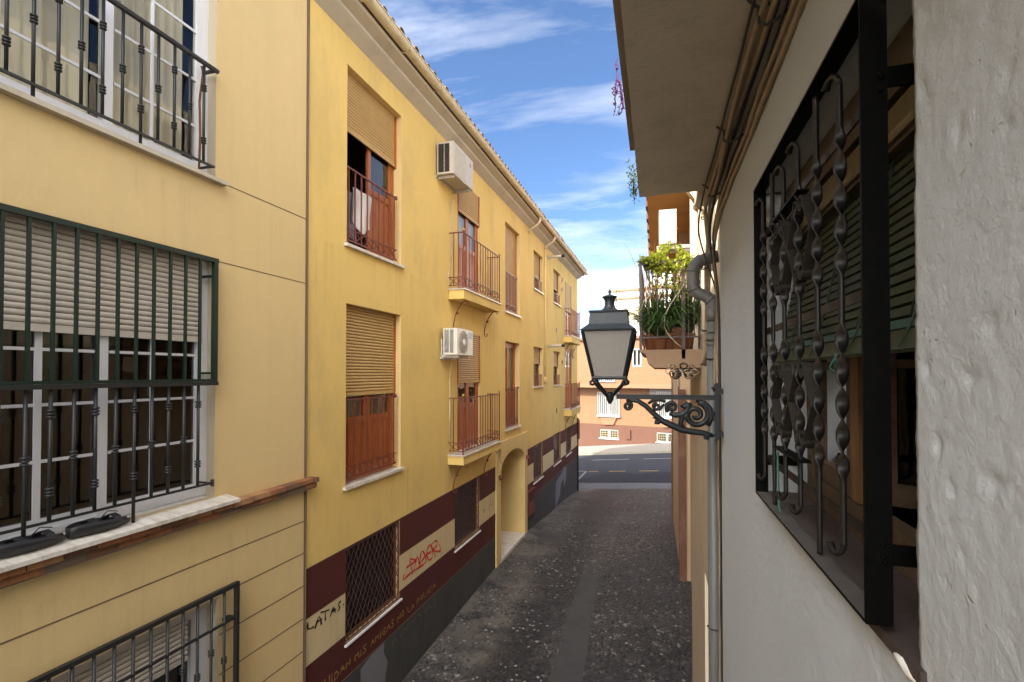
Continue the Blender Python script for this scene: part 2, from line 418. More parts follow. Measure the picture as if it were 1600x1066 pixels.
# ---------------------------------------------------------------- camera, sun, sky
cam_d = bpy.data.cameras.new('camera'); cam = bpy.data.objects.new('camera', cam_d); col.objects.link(cam)
cam.location = (0, 0, 4.6); cam.rotation_euler = (R(90.9), 0, R(15.7086))
cam_d.lens = 18.0; cam_d.sensor_width = 36; cam_d.shift_y = .0246; cam_d.clip_start = .02; cam_d.clip_end = 2000
scene.camera = cam

SUN = Vector((-.60, -.62, .62)).normalized()
sd = bpy.data.lights.new('sun', 'SUN'); so = bpy.data.objects.new('sun', sd); col.objects.link(so)
sd.energy = 2.6; sd.angle = R(.5); sd.color = (1.0, .93, .83)
so.location = (-20, -20, 30); so.rotation_euler = SUN.to_track_quat('Z', 'Y').to_euler()
w = bpy.data.worlds.new('World'); scene.world = w; w.use_nodes = True
nt = w.node_tree; nt.nodes.clear()
def wn(ty): return nt.nodes.new(ty)
wo = wn('ShaderNodeOutputWorld'); bg = wn('ShaderNodeBackground'); nt.links.new(bg.outputs[0], wo.inputs[0])
sky = wn('ShaderNodeTexSky'); sky.sky_type = 'NISHITA'; sky.sun_disc = False
sky.sun_elevation = math.asin(SUN.z); sky.sun_rotation = math.atan2(SUN.x, SUN.y)
sky.air_density = 1.0; sky.dust_density = .3; sky.ozone_density = 5.0; sky.altitude = 1800
tc = wn('ShaderNodeTexCoord'); sx = wn('ShaderNodeSeparateXYZ'); nt.links.new(tc.outputs['Generated'], sx.inputs[0])
def wm(op, a, b=0.0, c=None, clamp=False):
    x = wn('ShaderNodeMath'); x.operation = op; x.use_clamp = clamp
    for k, val in enumerate([a, b] + ([c] if c is not None else [])):
        if isinstance(val, (int, float)): x.inputs[k].default_value = val
        else: nt.links.new(val, x.inputs[k])
    return x.outputs[0]
zz = wm('ADD', wm('MAXIMUM', sx.outputs[2], 0.0), .16)
cb = wn('ShaderNodeCombineXYZ')
nt.links.new(wm('DIVIDE', sx.outputs[0], zz), cb.inputs[0]); nt.links.new(wm('DIVIDE', sx.outputs[1], zz), cb.inputs[1])
mp = wn('ShaderNodeMapping'); nt.links.new(cb.outputs[0], mp.inputs[0]); mp.inputs['Rotation'].default_value = (0, 0, R(28)); mp.inputs['Scale'].default_value = (.75, 2.0, 1); mp.inputs['Location'].default_value = (.3, 1.7, 0)
no = wn('ShaderNodeTexNoise'); no.inputs['Scale'].default_value = .9; no.inputs['Detail'].default_value = 9; no.inputs['Roughness'].default_value = .58; no.inputs['Distortion'].default_value = .6
nt.links.new(mp.outputs[0], no.inputs['Vector'])
no2 = wn('ShaderNodeTexNoise'); no2.inputs['Scale'].default_value = .55; no2.inputs['Detail'].default_value = 3; nt.links.new(cb.outputs[0], no2.inputs['Vector'])
cov = wm('ADD', wm('MULTIPLY', no.outputs['Fac'], .62), wm('MULTIPLY', no2.outputs['Fac'], .38))
# more cover low down; cloud behind the camera is added to light the alley
low = wm('MULTIPLY', wm('SUBTRACT', .55, sx.outputs[2], clamp=True), .30)
back = wm('MULTIPLY', wm('MULTIPLY', sx.outputs[1], -1.0, clamp=True), .45)
cov = wm('ADD', wm('ADD', cov, low), back)
rp = wn('ShaderNodeValToRGB'); nt.links.new(cov, rp.inputs[0])
rp.color_ramp.elements[0].position = .508; rp.color_ramp.elements[0].color = (0,0,0,1)
rp.color_ramp.elements[1].position = .80; rp.color_ramp.elements[1].color = (.92,.92,.92,1)
SKYK = .088
cloud = wn('ShaderNodeMix'); cloud.data_type = 'RGBA'
nt.links.new(rp.outputs[0], cloud.inputs[0]); nt.links.new(sky.outputs[0], cloud.inputs[6])
# cloud brightness: boosted towards the sun, out of view, to brighten the alley walls
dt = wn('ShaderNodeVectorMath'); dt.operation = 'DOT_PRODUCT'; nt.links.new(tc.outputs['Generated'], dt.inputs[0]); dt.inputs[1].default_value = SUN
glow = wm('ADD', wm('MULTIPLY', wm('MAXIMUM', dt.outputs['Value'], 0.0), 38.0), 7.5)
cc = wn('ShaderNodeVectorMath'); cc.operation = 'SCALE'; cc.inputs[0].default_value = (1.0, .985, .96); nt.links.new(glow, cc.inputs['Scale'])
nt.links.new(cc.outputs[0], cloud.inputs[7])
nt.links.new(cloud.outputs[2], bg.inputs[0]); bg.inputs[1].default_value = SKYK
scene.view_settings.view_transform = 'Standard'; scene.view_settings.look = 'None'
scene.view_settings.exposure = 1.7; scene.view_settings.gamma = 1
try:
    scene.cycles.max_bounces = 8; scene.cycles.diffuse_bounces = 5; scene.cycles.transparent_max_bounces = 12
    scene.cycles.use_denoising = True; scene.cycles.sample_clamp_indirect = 8
except Exception: pass

# ---------------------------------------------------------------- ground, road
def xleft(Y): return -4.0595 + Y*math.tan(PHI)
def pw(x, pts):
    if x <= pts[0][0]: return pts[0][1]
    for (a, va), (b, vb) in zip(pts, pts[1:]):
        if x <= b: return lerp(va, vb, (x-a)/(b-a))
    return pts[-1][1]
def gz(X, Y):
    zl = pw(Y, [(-10, -.6), (7, -.31), (12, -.17), (15, -.15), (18.5, -.44), (21, -.57), (24.7, -.95)])
    zr = pw(Y, [(-10, -.6), (8, -.30), (12.5, -.15), (18.4, -.35), (23.7, -.46)])
    u = (X - xleft(Y)) / (.6 - xleft(Y))
    c = -.03*math.exp(-((X+1.55)/.7)**2)
    return lerp(zl, zr, max(-.1, min(1.4, u))) + c
TR = Vector((math.cos(R(16)), -math.sin(R(16)), 0)); NR = Vector((math.sin(R(16)), math.cos(R(16)), 0)); CR = Vector((-2.757, 35.806, 0))
def FB(a, b, z):                      # cross street frame: a along it, b towards the far houses
    return CR + TR*a + NR*b + Vector((0, 0, z))
def rz(a, b): return -.386 + .11*a + .075*b
def FBG(a, b, h): return FB(a, b, rz(a, b) + h)
def yend(X): return 35.806 + (-10.72 - .2756*(X+2.757))/.9613

g = MB(); nx, ny = 26, 110
ids = []
for j in range(ny+1):
    row = []
    for i in range(nx+1):
        X0 = lerp(-4.6, 1.8, i/nx); Y = lerp(-9, yend(X0), j/ny)
        row.append(g.vert((X0, Y, gz(X0, Y))))
    ids.append(row)
for j in range(ny):
    for i in range(nx): g.idx([ids[j][i], ids[j][i+1], ids[j+1][i+1], ids[j+1][i]], 0, True)
g.build('alley_paving', M['cobble'], kind='structure')

g = MB()
g.face([(-400,-400,-5.2),(400,-400,-5.2),(400,400,-5.2),(-400,400,-5.2)])
g.build('ground', M['concrete'], kind='structure')

# concrete strip set in the paving
sp = MB(); cl = [(5,-1.32,.5),(7.8,-1.42,.52),(10,-1.47,.48),(12,-1.52,.42),(15.6,-1.40,.42),(19,-1.52,.42),(23.4,-1.62,.45)]
prev = None
for k in range(75):
    Y = lerp(5, 12.3, k/74); c = pw(Y, [(a, b) for a, b, _ in cl]); wd = pw(Y, [(a, d) for a, _, d in cl])/2
    c += .02*math.sin(Y*2.3); 
    cur = [sp.vert((c-wd, Y, gz(c-wd, Y)+.006)), sp.vert((c+wd, Y, gz(c+wd, Y)+.006))]
    if prev: sp.idx([prev[0], prev[1], cur[1], cur[0]])
    prev = cur
sp.build('drain_strip', M['concrete'], kind='structure')

def quadpatch(mb, pts, h, n=6, f=None):
    f = f or gz
    for i in range(n):
        for j in range(n):
            q = []
            for (u, v) in ((i,j),(i+1,j),(i+1,j+1),(i,j+1)):
                a = Vector(pts[0]).lerp(Vector(pts[1]), u/n); b = Vector(pts[3]).lerp(Vector(pts[2]), u/n); p = a.lerp(b, v/n)
                q.append((p.x, p.y, f(p.x, p.y)+h))
            mb.face(q)
# concrete apron where the alley meets the road
ap = MB(FBG); 
for k in range(30):
    a0, a1 = -6+k*.5, -5.5+k*.5
    ap.face([(a0,-10.75,.004),(a1,-10.75,.004),(a1,-9.65,.006),(a0,-9.65,.006)])
ap.build('apron', stucco('grey_apron_concrete', (.13,.13,.135), .12, 1.2, 60, .4, stain=.4), kind='structure')
rd = MB(FBG)
for k in range(26):
    a0, a1 = -26+2*k, -24+2*k
    rd.face([(a0,-16,-.001),(a1,-16,-.001),(a1,-2.6,0),(a0,-2.6,0)])
rd.build('road', M['asphalt'], kind='structure')
pt = MB(FBG)
def blob(mb, pts, h):
    mb.face([(a, b, h) for a, b in pts])
blob(pt, [(1.15,-9.62),(1.9,-8.0),(2.6,-7.35),(3.4,-7.5),(4.2,-7.9),(5.0,-7.45),(6.4,-7.4),(7.2,-7.6),(7.2,-9.62)], .004)
pt.build('dark_road_area', M['dark_road_area'], kind='structure')  # darker area with a wavy edge on the near side of the road
rm = MB(FBG)
def dash(mb, a0, a1, b, wd, h=.008): mb.face([(a0,b-wd/2,h),(a1,b-wd/2,h),(a1,b+wd/2,h),(a0,b+wd/2,h)])
for a0, a1 in ((.13,2.45),(3.32,5.9),(7,9.5),(-3.4,-1.1)): dash(rm, a0, a1, -4.2, .12)
dash(rm, -3, .95, -7.1, .12)
rm.face([(1.25,-8.9,.008),(1.38,-8.9,.008),(1.08,-7.16,.008),(.95,-7.16,.008)])
rm.build('road_marking', M['line_white'], kind='structure')
rm = MB(FBG)
for a0, a1 in ((1.19,1.73),(2.37,3.29),(4.05,5.05),(5.9,6.9)): dash(rm, a0, a1, -7.22, .13)
rm.build('road_marking', M['line_yellow'], kind='structure')
pv = MB(FBG)
for k in range(26):
    a0, a1 = -26+2*k, -24+2*k
    pv.box((a0,-2.6,-.3),(a1-.012,-2.42,.13), 0)
    pv.box((a0,-2.418,-.3),(a1,3.0,.128), 1)
pv.build('pavement', [M['kerb'], M['pave']], kind='structure')

# pebbles standing a little proud of the bedding, near part of the alley
pb = MB(); rp_ = random.Random(21)
Y = 6.3
while Y < 17.5:
    st = lerp(.072, .10, (Y-6.3)/11); X = xleft(Y) + .05
    while X < .62:
        x = X + rp_.uniform(-.45,.45)*st; y = Y + rp_.uniform(-.45,.45)*st; X += st
        c_ = pw(y, [(a, b) for a, b, _ in cl])
        if abs(x-c_) < .26: continue
        silt = noise.noise(Vector((x*.9, y*.7, 4))) + .35*noise.noise(Vector((x*3, y*3, 4)))
        if x < c_ and silt > .22 - .55*max(0, (-2.3-x)/1.5) and rp_.random() < .8: continue
        if x > c_ and rp_.random() < .35: continue
        if x > .42 or (-3.7 < x < -2.5 and 14.1 < y < 15.7): continue
        dk = -1.75 > x + .5*noise.noise(Vector((x*.7, y*.7, 9))) > -2.9
        a = rp_.gauss(.5, .6) if x < c_ else rp_.gauss(-.4, .5); r1 = rp_.uniform(.016,.036) * (1.35 if rp_.random() < .12 else 1); r2 = r1*rp_.uniform(.5,.85); h = rp_.uniform(.008,.020)
        mi = rp_.choices([0,1,2,3,4],[52,20,10,10,8] if dk else ([20,30,28,12,10] if x < c_ else [38,42,15,4,1]))[0]; ca, sa = math.cos(a), math.sin(a); z = gz(x, y)-.003; rings = []
        for q, hh in ((1,0),(.86,.65),(.45,.95)):
            rings.append([pb.vert((x+(r1*q*math.cos(t)*ca-r2*q*math.sin(t)*sa), y+(r1*q*math.cos(t)*sa+r2*q*math.sin(t)*ca), z+h*hh)) for t in [PI*k/3.5 for k in range(7)]])
        for u, v in zip(rings, rings[1:]):
            for k in range(7): pb.idx([u[k], u[(k+1)%7], v[(k+1)%7], v[k]], mi, True)
        pb.idx(rings[-1], mi, True)
    Y += st*.9
pbm = [paint('pebble_'+n_, c, .55, .25, 25, spec=.4) for n_, c in (('dark',(.014,.014,.016)),('slate',(.032,.032,.034)),('grey',(.062,.060,.059)),('pale',(.24,.22,.195)),('brown',(.055,.041,.032)))]
tag(pb.build('cobblestones', pbm), 'small dark river pebbles set in the paving of the alley', 'cobbles', kind='stuff')

# covers and patches in the alley
c = MB(); quadpatch(c, [(-3.62,15.0,0),(-3.0,14.3,0),(-2.55,14.75,0),(-2.8,15.4,0)], .007)
tag(c.build('drain_cover', M['metal_cover']), 'dark rectangular drain cover in the cobbles beside the arched doorway', 'drain cover')
c = MB(); quadpatch(c, [(-1.55,19.6,0),(-.85,19.6,0),(-.85,20.6,0),(-1.55,20.6,0)], .012)
tag(c.build('manhole_cover', stucco('pinkish_cover', (.10,.08,.072), .15, 5, 60)), 'brownish square manhole cover in the middle of the cobbled alley', 'manhole cover')

# ---------------------------------------------------------------- wall with openings
def wall(mb, s0, s1, z0, z1, holes, matf, cuts_s=(), cuts_z=(), rev=1, room=2):
    S = sorted(set([s0, s1] + [h[0] for h in holes] + [h[1] for h in holes] + [c for c in cuts_s if s0 < c < s1]))
    Z = sorted(set([z0, z1] + [h[2] for h in holes] + [h[3] for h in holes] + [c for c in cuts_z if z0 < c < z1]))
    for a, b in zip(S, S[1:]):
        for c, d in zip(Z, Z[1:]):
            ms, mz = (a+b)/2, (c+d)/2
            if any(h[0] < ms < h[1] and h[2] < mz < h[3] for h in holes): continue
            mb.face([(a,0,c),(b,0,c),(b,0,d),(a,0,d)], matf(ms, mz))
    for h in holes:
        a, b, c, d, dp, rm = h[:6]
        mb.face([(a,0,c),(a,-dp,c),(a,-dp,d),(a,0,d)], rev); mb.face([(b,0,c),(b,0,d),(b,-dp,d),(b,-dp,c)], rev)
        mb.face([(a,0,d),(a,-dp,d),(b,-dp,d),(b,0,d)], rev); mb.face([(a,0,c),(b,0,c),(b,-dp,c),(a,-dp,c)], rev)
        if rm > 0:
            e = .25; A, B, Cc, D = a-e, b+e, c-.15, d+.15; o0, o1 = -dp-.002, -dp-rm
            mb.face([(A,o0,Cc),(A,o1,Cc),(A,o1,D),(A,o0,D)], room); mb.face([(B,o0,Cc),(B,o1,Cc),(B,o1,D),(B,o0,D)], room)
            mb.face([(A,o1,Cc),(B,o1,Cc),(B,o1,D),(A,o1,D)], room)
            mb.face([(A,o0,D),(A,o1,D),(B,o1,D),(B,o0,D)], room); mb.face([(A,o0,Cc),(A,o1,Cc),(B,o1,Cc),(B,o0,Cc)], room)
            for (p, q, r_, s_) in ((A,a,Cc,D),(b,B,Cc,D),(a,b,Cc,c),(a,b,d,D)):
                mb.face([(p,o0,r_),(q,o0,r_),(q,o0,s_),(p,o0,s_)], room)
        elif rm == 0:
            mb.face([(a,-dp,c),(b,-dp,c),(b,-dp,d),(a,-dp,d)], room)

def roller(mb, s0, s1, z0, z1, o, pitch=.045, mi=0):
    """slatted roller shutter: every slat bulges a little, with a dark gap line below"""
    n = max(1, round((z1-z0)/pitch)); p = (z1-z0)/n
    for k in range(n):
        a = z0+k*p
        pr = [(a, o-.006), (a+.004, o-.006), (a+.009, o+.001), (a+p*.5, o+.006), (a+p*.93, o+.001), (a+p, o-.006)]
        ids = [(mb.vert((s0, q, z)), mb.vert((s1, q, z))) for z, q in pr]
        for i in range(len(ids)-1):
            mb.idx([ids[i][0], ids[i][1], ids[i+1][1], ids[i+1][0]], 1 if i == 0 else 0, i > 1)
    return mb

def frame_rect(mb, s0, s1, z0, z1, o0, o1, w, mi=0, wb=None):
    wb = wb or w
    mb.box((s0,o0,z0),(s0+w,o1,z1), mi); mb.box((s1-w,o0,z0),(s1,o1,z1), mi)
    mb.box((s0+w,o0+.001,z0),(s1-w,o1-.001,z0+wb), mi); mb.box((s0+w,o0+.001,z1-w),(s1-w,o1-.001,z1), mi)

def french(root, s0, s1, z0, z1, dp, shut_z, panel=.9, gl='glass', curtain=None, sill=True, sill_ext=.06, open_left=False, box=True, woodm='wood_red', shutm='shutter_ochre', T=FL, leaves=2):
    """tall two leaf wooden window: frame (part) > pane, shutter, sill, curtain"""
    m = MB(T); o = -dp
    frame_rect(m, s0, s1, z0, z1, o-.03, o+.02, .06)
    st = z1 - .05
    n = leaves
    for k in range(n):
        a = lerp(s0+.06, s1-.06, k/n); b = lerp(s0+.06, s1-.06, (k+1)/n)
        if open_left and k == 0:
            m.box((a, o-.55, z0+.06), (a+.05, o-.03, st)); continue
        m.box((a,o-.025,z0+.062),(a+.075,o+.012,st-.012)); m.box((b-.075,o-.025,z0+.062),(b,o+.012,st-.012))
        for zc, hh in ((z0+.06,.11),(z0+panel,.09),(st-.09,.08)):
            m.box((a+.075,o-.024,zc),(b-.075,o+.010,zc+hh))
        if panel > .25:
            m.box((a+.075,o-.018,z0+.17),(b-.075,o-.006,z0+panel))
            for q in (1,2):
                sa = lerp(a+.075, b-.075, q/3); m.box((sa-.006,o-.006,z0+.2),(sa+.006,o+.002,z0+panel-.03))
    f = m.build('window', M[woodm], root)
    g = MB(T)
    for k in range(n):
        a = lerp(s0+.06, s1-.06, k/n)+.07; b = lerp(s0+.06, s1-.06, (k+1)/n)-.07
        if open_left and k == 0: continue
        g.face([(a,o-.008,z0+panel+.08),(b,o-.008,z0+panel+.08),(b,o-.008,st-.05),(a,o-.008,st-.05)])
    g.build('pane', M[gl], f)
    if curtain:
        c = MB(T); nn = 24; 
        for k in range(nn):
            u0, u1 = lerp(s0+.08, s1-.08, k/nn), lerp(s0+.08, s1-.08, (k+1)/nn)
            w0, w1 = .02*math.sin(k*1.9), .02*math.sin((k+1)*1.9)
            c.face([(u0,o-.09+w0,z0+.1),(u1,o-.09+w1,z0+.1),(u1,o-.09+w1,st),(u0,o-.09+w0,st)], 0, True)
        c.build('curtain', M[curtain], f)
    if shut_z is not None and shut_z < z1:
        s = MB(T); roller(s, s0+.03, s1-.03, shut_z+.05, z1, o+.045)
        s.box((s0+.03,o+.036,shut_z),(s1-.03,o+.056,shut_z+.05), 0)
        s.box((s0,o+.025,shut_z-.02),(s0+.03,o+.07,z1-.003), 2); s.box((s1-.03,o+.025,shut_z-.02),(s1,o+.07,z1-.003), 2)
        s.build('shutter', [M[shutm], M['shutter_line'], M[woodm]], f)
    if sill:
        s = MB(T); s.box((s0-sill_ext,-dp+.003,z0-.035),(s1+sill_ext*.6,.055,z0+.004)); s.build('sill', M['marble'], f)
    return f

def knot(mb, s, o, z, r=.018):
    for dz in (-.022, 0, .022): mb.lathe((s, o, z+dz), [(r*.6,-.010),(r,-.004),(r,.004),(r*.6,.010)], 8)
# ================================================================ beige block, near left
S1 = 5.137
blockA = thing('apartment_building', FL(1, -2, -.3), 'beige apartment block nearest on the left with barred windows and a brick ledge', 'apartment building')
holesA = [(.3,3.86,6.43,8.95,.18,1.4), (.3,3.88,3.455,5.66,.18,1.4), (.5,3.94,.9,2.5,.20,1.2),
          (-4.6,-1.2,6.43,8.95,.18,0), (-4.6,-1.2,3.455,5.66,.18,0)]
m = MB(FL)
wall(m, -9, S1-.008, -1.2, 9.6, holesA, lambda s, z: 0)
m.box((-9,-6,9.6),(S1-.008,.35,9.75), 0)
m.face([(-9,-6,-1.2),(S1-.008,-6,-1.2),(S1-.008,-6,9.6),(-9,-6,9.6)], 0)
m.face([(-9,0,-1.2),(-9,-6,-1.2),(-9,-6,9.6),(-9,0,9.6)], 0)
m.build('wall', [M['beige'], M['reveal_beige'], M['room']], blockA)
# grooves of the rustication: thin recessed lines drawn as their own strips of dark joint
m = MB(FL)
for z in (2.885, 2.515, 2.135, 1.757, 1.38, 1.0, .62): 
    if z > 2.55: m.box((-4,.0005,z-.006),(S1-.01,.0025,z+.006))
    else: m.box((3.95,.0005,z-.006),(S1-.01,.0025,z+.006))
m.box((3.95,.0005,6.424),(S1-.01,.0025,6.434)); m.box((3.90,.0005,5.664),(S1-.01,.0025,5.673))
m.build('groove', M['groove'], blockA)
m = MB(FL); m.box((S1-.016,-.04,-1.0),(S1+.004,.006,9.4)); m.tube([(S1+.012,.012,-.3),(S1+.010,.012,2.5),(S1+.016,.012,4.2),(S1+.012,.012,6),(S1+.014,.012,9.1)], .008, 5)
m.build('expansion_joint', M['groove'], blockA)
# roof trim out of view
def casement(root, s0, s1, z0, z1, dp, mull, munt_v, munt_h, wf=.07, gl='glass_dark'):
    m = MB(FL); o = -dp
    frame_rect(m, s0, s1, z0, z1, o-.05, o+.03, .05)
    frame_rect(m, s0+.05, mull+.035, z0+.05, z1-.05, o-.035, o+.015, wf)
    frame_rect(m, mull-.035, s1-.05, z0+.05, z1-.05, o-.02, o+.028, wf)
    f = m.build('window', M['white_pvc'], root)
    g = MB(FL); g.face([(s0+.1,o-.012,z0+.1),(mull-.02,o-.012,z0+.1),(mull-.02,o-.012,z1-.1),(s0+.1,o-.012,z1-.1)])
    g.face([(mull+.03,o+.002,z0+.1),(s1-.1,o+.002,z0+.1),(s1-.1,o+.002,z1-.1),(mull+.03,o+.002,z1-.1)]); g.build('pane', M[gl], f)
    b = MB(FL)
    for z in munt_h:
        b.box((s0+.11,o-.008,z-.011),(mull-.04,o+.004,z+.011)); b.box((mull+.05,o+.006,z-.011),(s1-.12,o+.018,z+.011))
    for s, w in munt_v:
        oo = o-.006 if s < mull else o+.008
        b.box((s-w,oo,z0+.1),(s+w,oo+.013,z1-.1))
    b.build('glazing_bar', M['white_pvc'], f)
    return f
# upper window
f = casement(blockA, .3, 3.86, 6.445, 8.95, .13, 2.96, [(.9,.012),(1.6,.012),(2.28,.012),(3.32,.012)], [6.9,7.33,7.78,8.25,8.65], gl='glass_soft')
c = MB(FL)
for (a, b) in ((.4,2.9),(3.0,3.74)):
    n = 40
    for k in range(n):
        u0, u1 = lerp(a,b,k/n), lerp(a,b,(k+1)/n); w0, w1 = .03*math.sin(k*1.3+a), .03*math.sin((k+1)*1.3+a)
        c.face([(u0,-.26+w0,6.45),(u1,-.26+w1,6.45),(u1,-.26+w1,8.9),(u0,-.26+w0,8.9)], 0, True)
c.build('curtain', M['curtain'], f)
s = MB(FL); roller(s, .36, 2.93, 7.6, 8.94, -.085); s.build('shutter', [M['shutter_grey'], M['shutter_line']], f)
s = MB(FL); s.box((.2,-.13,6.395),(3.945,.07,6.432)); s.build('sill', M['cornice'], f)
# middle window
f = casement(blockA, .3, 3.88, 3.47, 5.66, .13, 2.95, [(.7,.012),(1.5,.02),(2.535,.022),(3.34,.005)], [3.99,4.385,4.775,5.2])
s = MB(FL); roller(s, .36, 3.80, 4.95, 5.65, -.085); s.box((.36,-.092,4.895),(3.80,-.072,4.948)); s.build('shutter', [M['shutter_grey'], M['shutter_line']], f)
s = MB(FL); s.box((.32,-.22,3.5),(2.2,-.21,4.05)); s.box((2.3,-.24,3.5),(2.9,-.22,3.9)); s.box((3.05,-.24,3.5),(3.4,-.22,4.1))
n = 30
for k in range(n):
    u0, u1 = lerp(.4,3.6,k/n), lerp(.4,3.6,(k+1)/n); w0, w1 = .05*math.sin(k*1.7), .05*math.sin((k+1)*1.7)
    s.face([(u0,-.5+w0,3.5),(u1,-.5+w1,3.5),(u1,-.5+w1,5.6),(u0,-.5+w0,5.6)], 0, True)
s.build('curtain', M['curtain_brown'], f)
# marble sill and brick ledge below it
m = MB(FL); m.prism([(-.5,-.125,3.468),(-.5,.17,3.418),(-.5,.17,3.388),(-.5,-.125,3.40)], (4.52,0,0)); m.build('sill', M['marble'], f)
m = MB(FL)
rnd = random.Random(3)
for row in range(2):
    s = -1.0 + .12*row
    while s < 5.20:
        L_ = .235 + rnd.uniform(-.02,.02); e = min(s+L_, 5.24)
        p = .125-.032*row + rnd.uniform(-.012,.008); zt = 3.386-.058*row; 
        z0 = zt-.048+rnd.uniform(-.004,.004)
        m.prism([(s,-.0+.001,z0),(s,p,z0+rnd.uniform(-.003,.003)),(s,p+rnd.uniform(-.006,0),zt),(s,.001,zt)], (e-s-.010,0,0), rnd.choice([0,0,1,2]))
        s += L_
m.box((-1,.001,3.262),(5.235,.085,3.384), 3)
bm_ = [stucco('burnt_brick_a', (.28,.12,.055), .3, 9, 70, .5, stain=.5, stain_col=(.10,.06,.04)), stucco('burnt_brick_b', (.36,.19,.09), .3, 9, 70, .5, stain=.5, stain_col=(.12,.07,.045)), stucco('burnt_brick_c', (.17,.085,.05), .3, 9, 70, .5), stucco('ledge_mortar', (.16,.12,.09), .3, 9, 70, .5)]
m.build('brick_ledge', bm_, blockA)
# lower window
m = MB(FL); frame_rect(m, .5, 3.94, .9, 2.5, -.25, -.14, .10); frame_rect(m, 2.2, 3.84, 1.0, 2.4, -.22, -.15, .06)
f = m.build('window', M['white_pvc'], blockA)
g = MB(FL); g.face([(.6,-.19,1),(3.83,-.19,1),(3.83,-.19,2.4),(.6,-.19,2.4)]); g.build('pane', M['glass_dark'], f)
s = MB(FL); roller(s, .6, 3.7, 2.06, 2.42, -.10); s.box((.6,-.107,2.02),(3.7,-.09,2.058)); s.box((.5,-.14,2.42),(3.94,-.06,2.497)); s.build('shutter', [M['shutter_grey'], M['shutter_line']], f)
s = MB(FL); s.box((2.9,-.3,.9),(3.2,-.28,2.4)); s.box((3.5,-.3,.9),(3.75,-.28,2.4)); s.build('curtain', M['curtain'], f)

# --- grilles of the beige block
def bars_range(s_hi, pitch, s_lo): 
    out = []; s = s_hi
    while s > s_lo: out.append(s); s -= pitch
    return out
g = MB(FL)   # upper railing
g.tube([(-.2,.05,7.43),(3.83,.05,7.43)], .022, 10); g.box((-.2,.035,6.513),(3.80,.06,6.530)); g.box((3.79,-.10,7.415),(3.815,.05,7.44)); g.box((3.77,-.10,6.515),(3.795,.05,6.53))
gr = g.build('railing', M['char_iron'], blockA)
for k, s in enumerate(bars_range(3.685, .145, .2)):
    b = MB(FL); b.tube([(s,.048,6.44 if k % 5 == 4 else 6.53),(s,.048,7.43)], .0115, 8)
    for z in ((7.2,6.72) if k % 2 == 0 else (6.96,)): knot(b, s, .048, z, .023)
    b.build('baluster', M['char_iron'], gr)
g = MB(FL)   # rusty stay and cable beside it
g.tube([(3.70,-.02,6.45),(3.72,-.03,6.8),(3.70,-.02,7.1),(3.735,-.02,7.38),(3.70,.0,7.42)], .010, 6); g.build('rusty_stay', paint('rust', (.20,.08,.03), .8, .4, 30), blockA)
g = MB(FL)   # middle grille: green upper cage on a charcoal balustrade
g.box((-.2,.03,5.635),(3.845,.07,5.675)); g.box((3.80,.03,4.53),(3.84,.07,5.634)); g.box((-.2,.03,4.532),(3.80,.068,4.556))
g.box((3.80,-.12,5.50),(3.83,.03,5.52)); g.box((3.80,-.12,4.60),(3.83,.03,4.62))
gr = g.build('window_grille', M['green_iron'], blockA)
for s in bars_range(3.660, .1435, .2):
    b = MB(FL); b.box((s-.010,.042,4.556),(s+.010,.062,5.635)); b.build('bar', M['green_iron'], gr)
g = MB(FL); g.box((-.2,.028,4.498),(3.845,.078,4.531)); g.box((-.2,.04,3.592),(3.80,.062,3.608)); knot(g, 3.81, .05, 3.60, .018); g.box((3.80,-.12,3.59),(3.815,.05,3.606))
gr = g.build('railing', M['char_iron'], blockA)
for k, s in enumerate(bars_range(3.655, .1435, .2)):
    b = MB(FL); b.tube([(s,.050,3.43 if k % 5 == 4 else 3.60),(s,.050,4.50)], .0125, 8)
    for z in ((4.33,3.80) if k % 2 == 0 else (4.03,)): knot(b, s, .05, z+.0, .026)
    b.build('baluster', M['char_iron'], gr)
g = MB(FL)   # lower grille
g.box((.3,.06,2.563),(4.09,.10,2.60)); g.box((4.055,.06,.7),(4.09,.10,2.563)); g.box((.3,.066,2.255),(4.055,.092,2.272)); g.box((3.98,-.1,2.25),(4.055,.08,2.28)); g.box((.3,.06,.72),(4.055,.10,.75))
gr = g.build('window_grille', M['char_iron'], blockA)
for k, s in enumerate(bars_range(3.93, .143, .9)):
    b = MB(FL); b.tube([(s,.079,.74),(s,.079,2.565)], .0125, 8)
    if k % 2 == 0: knot(b, s, .079, 1.92 + (.0 if k % 4 == 0 else .0), .026)
    else: knot(b, s, .079, 2.06, .026)
    b.build('bar', M['char_iron'], gr)

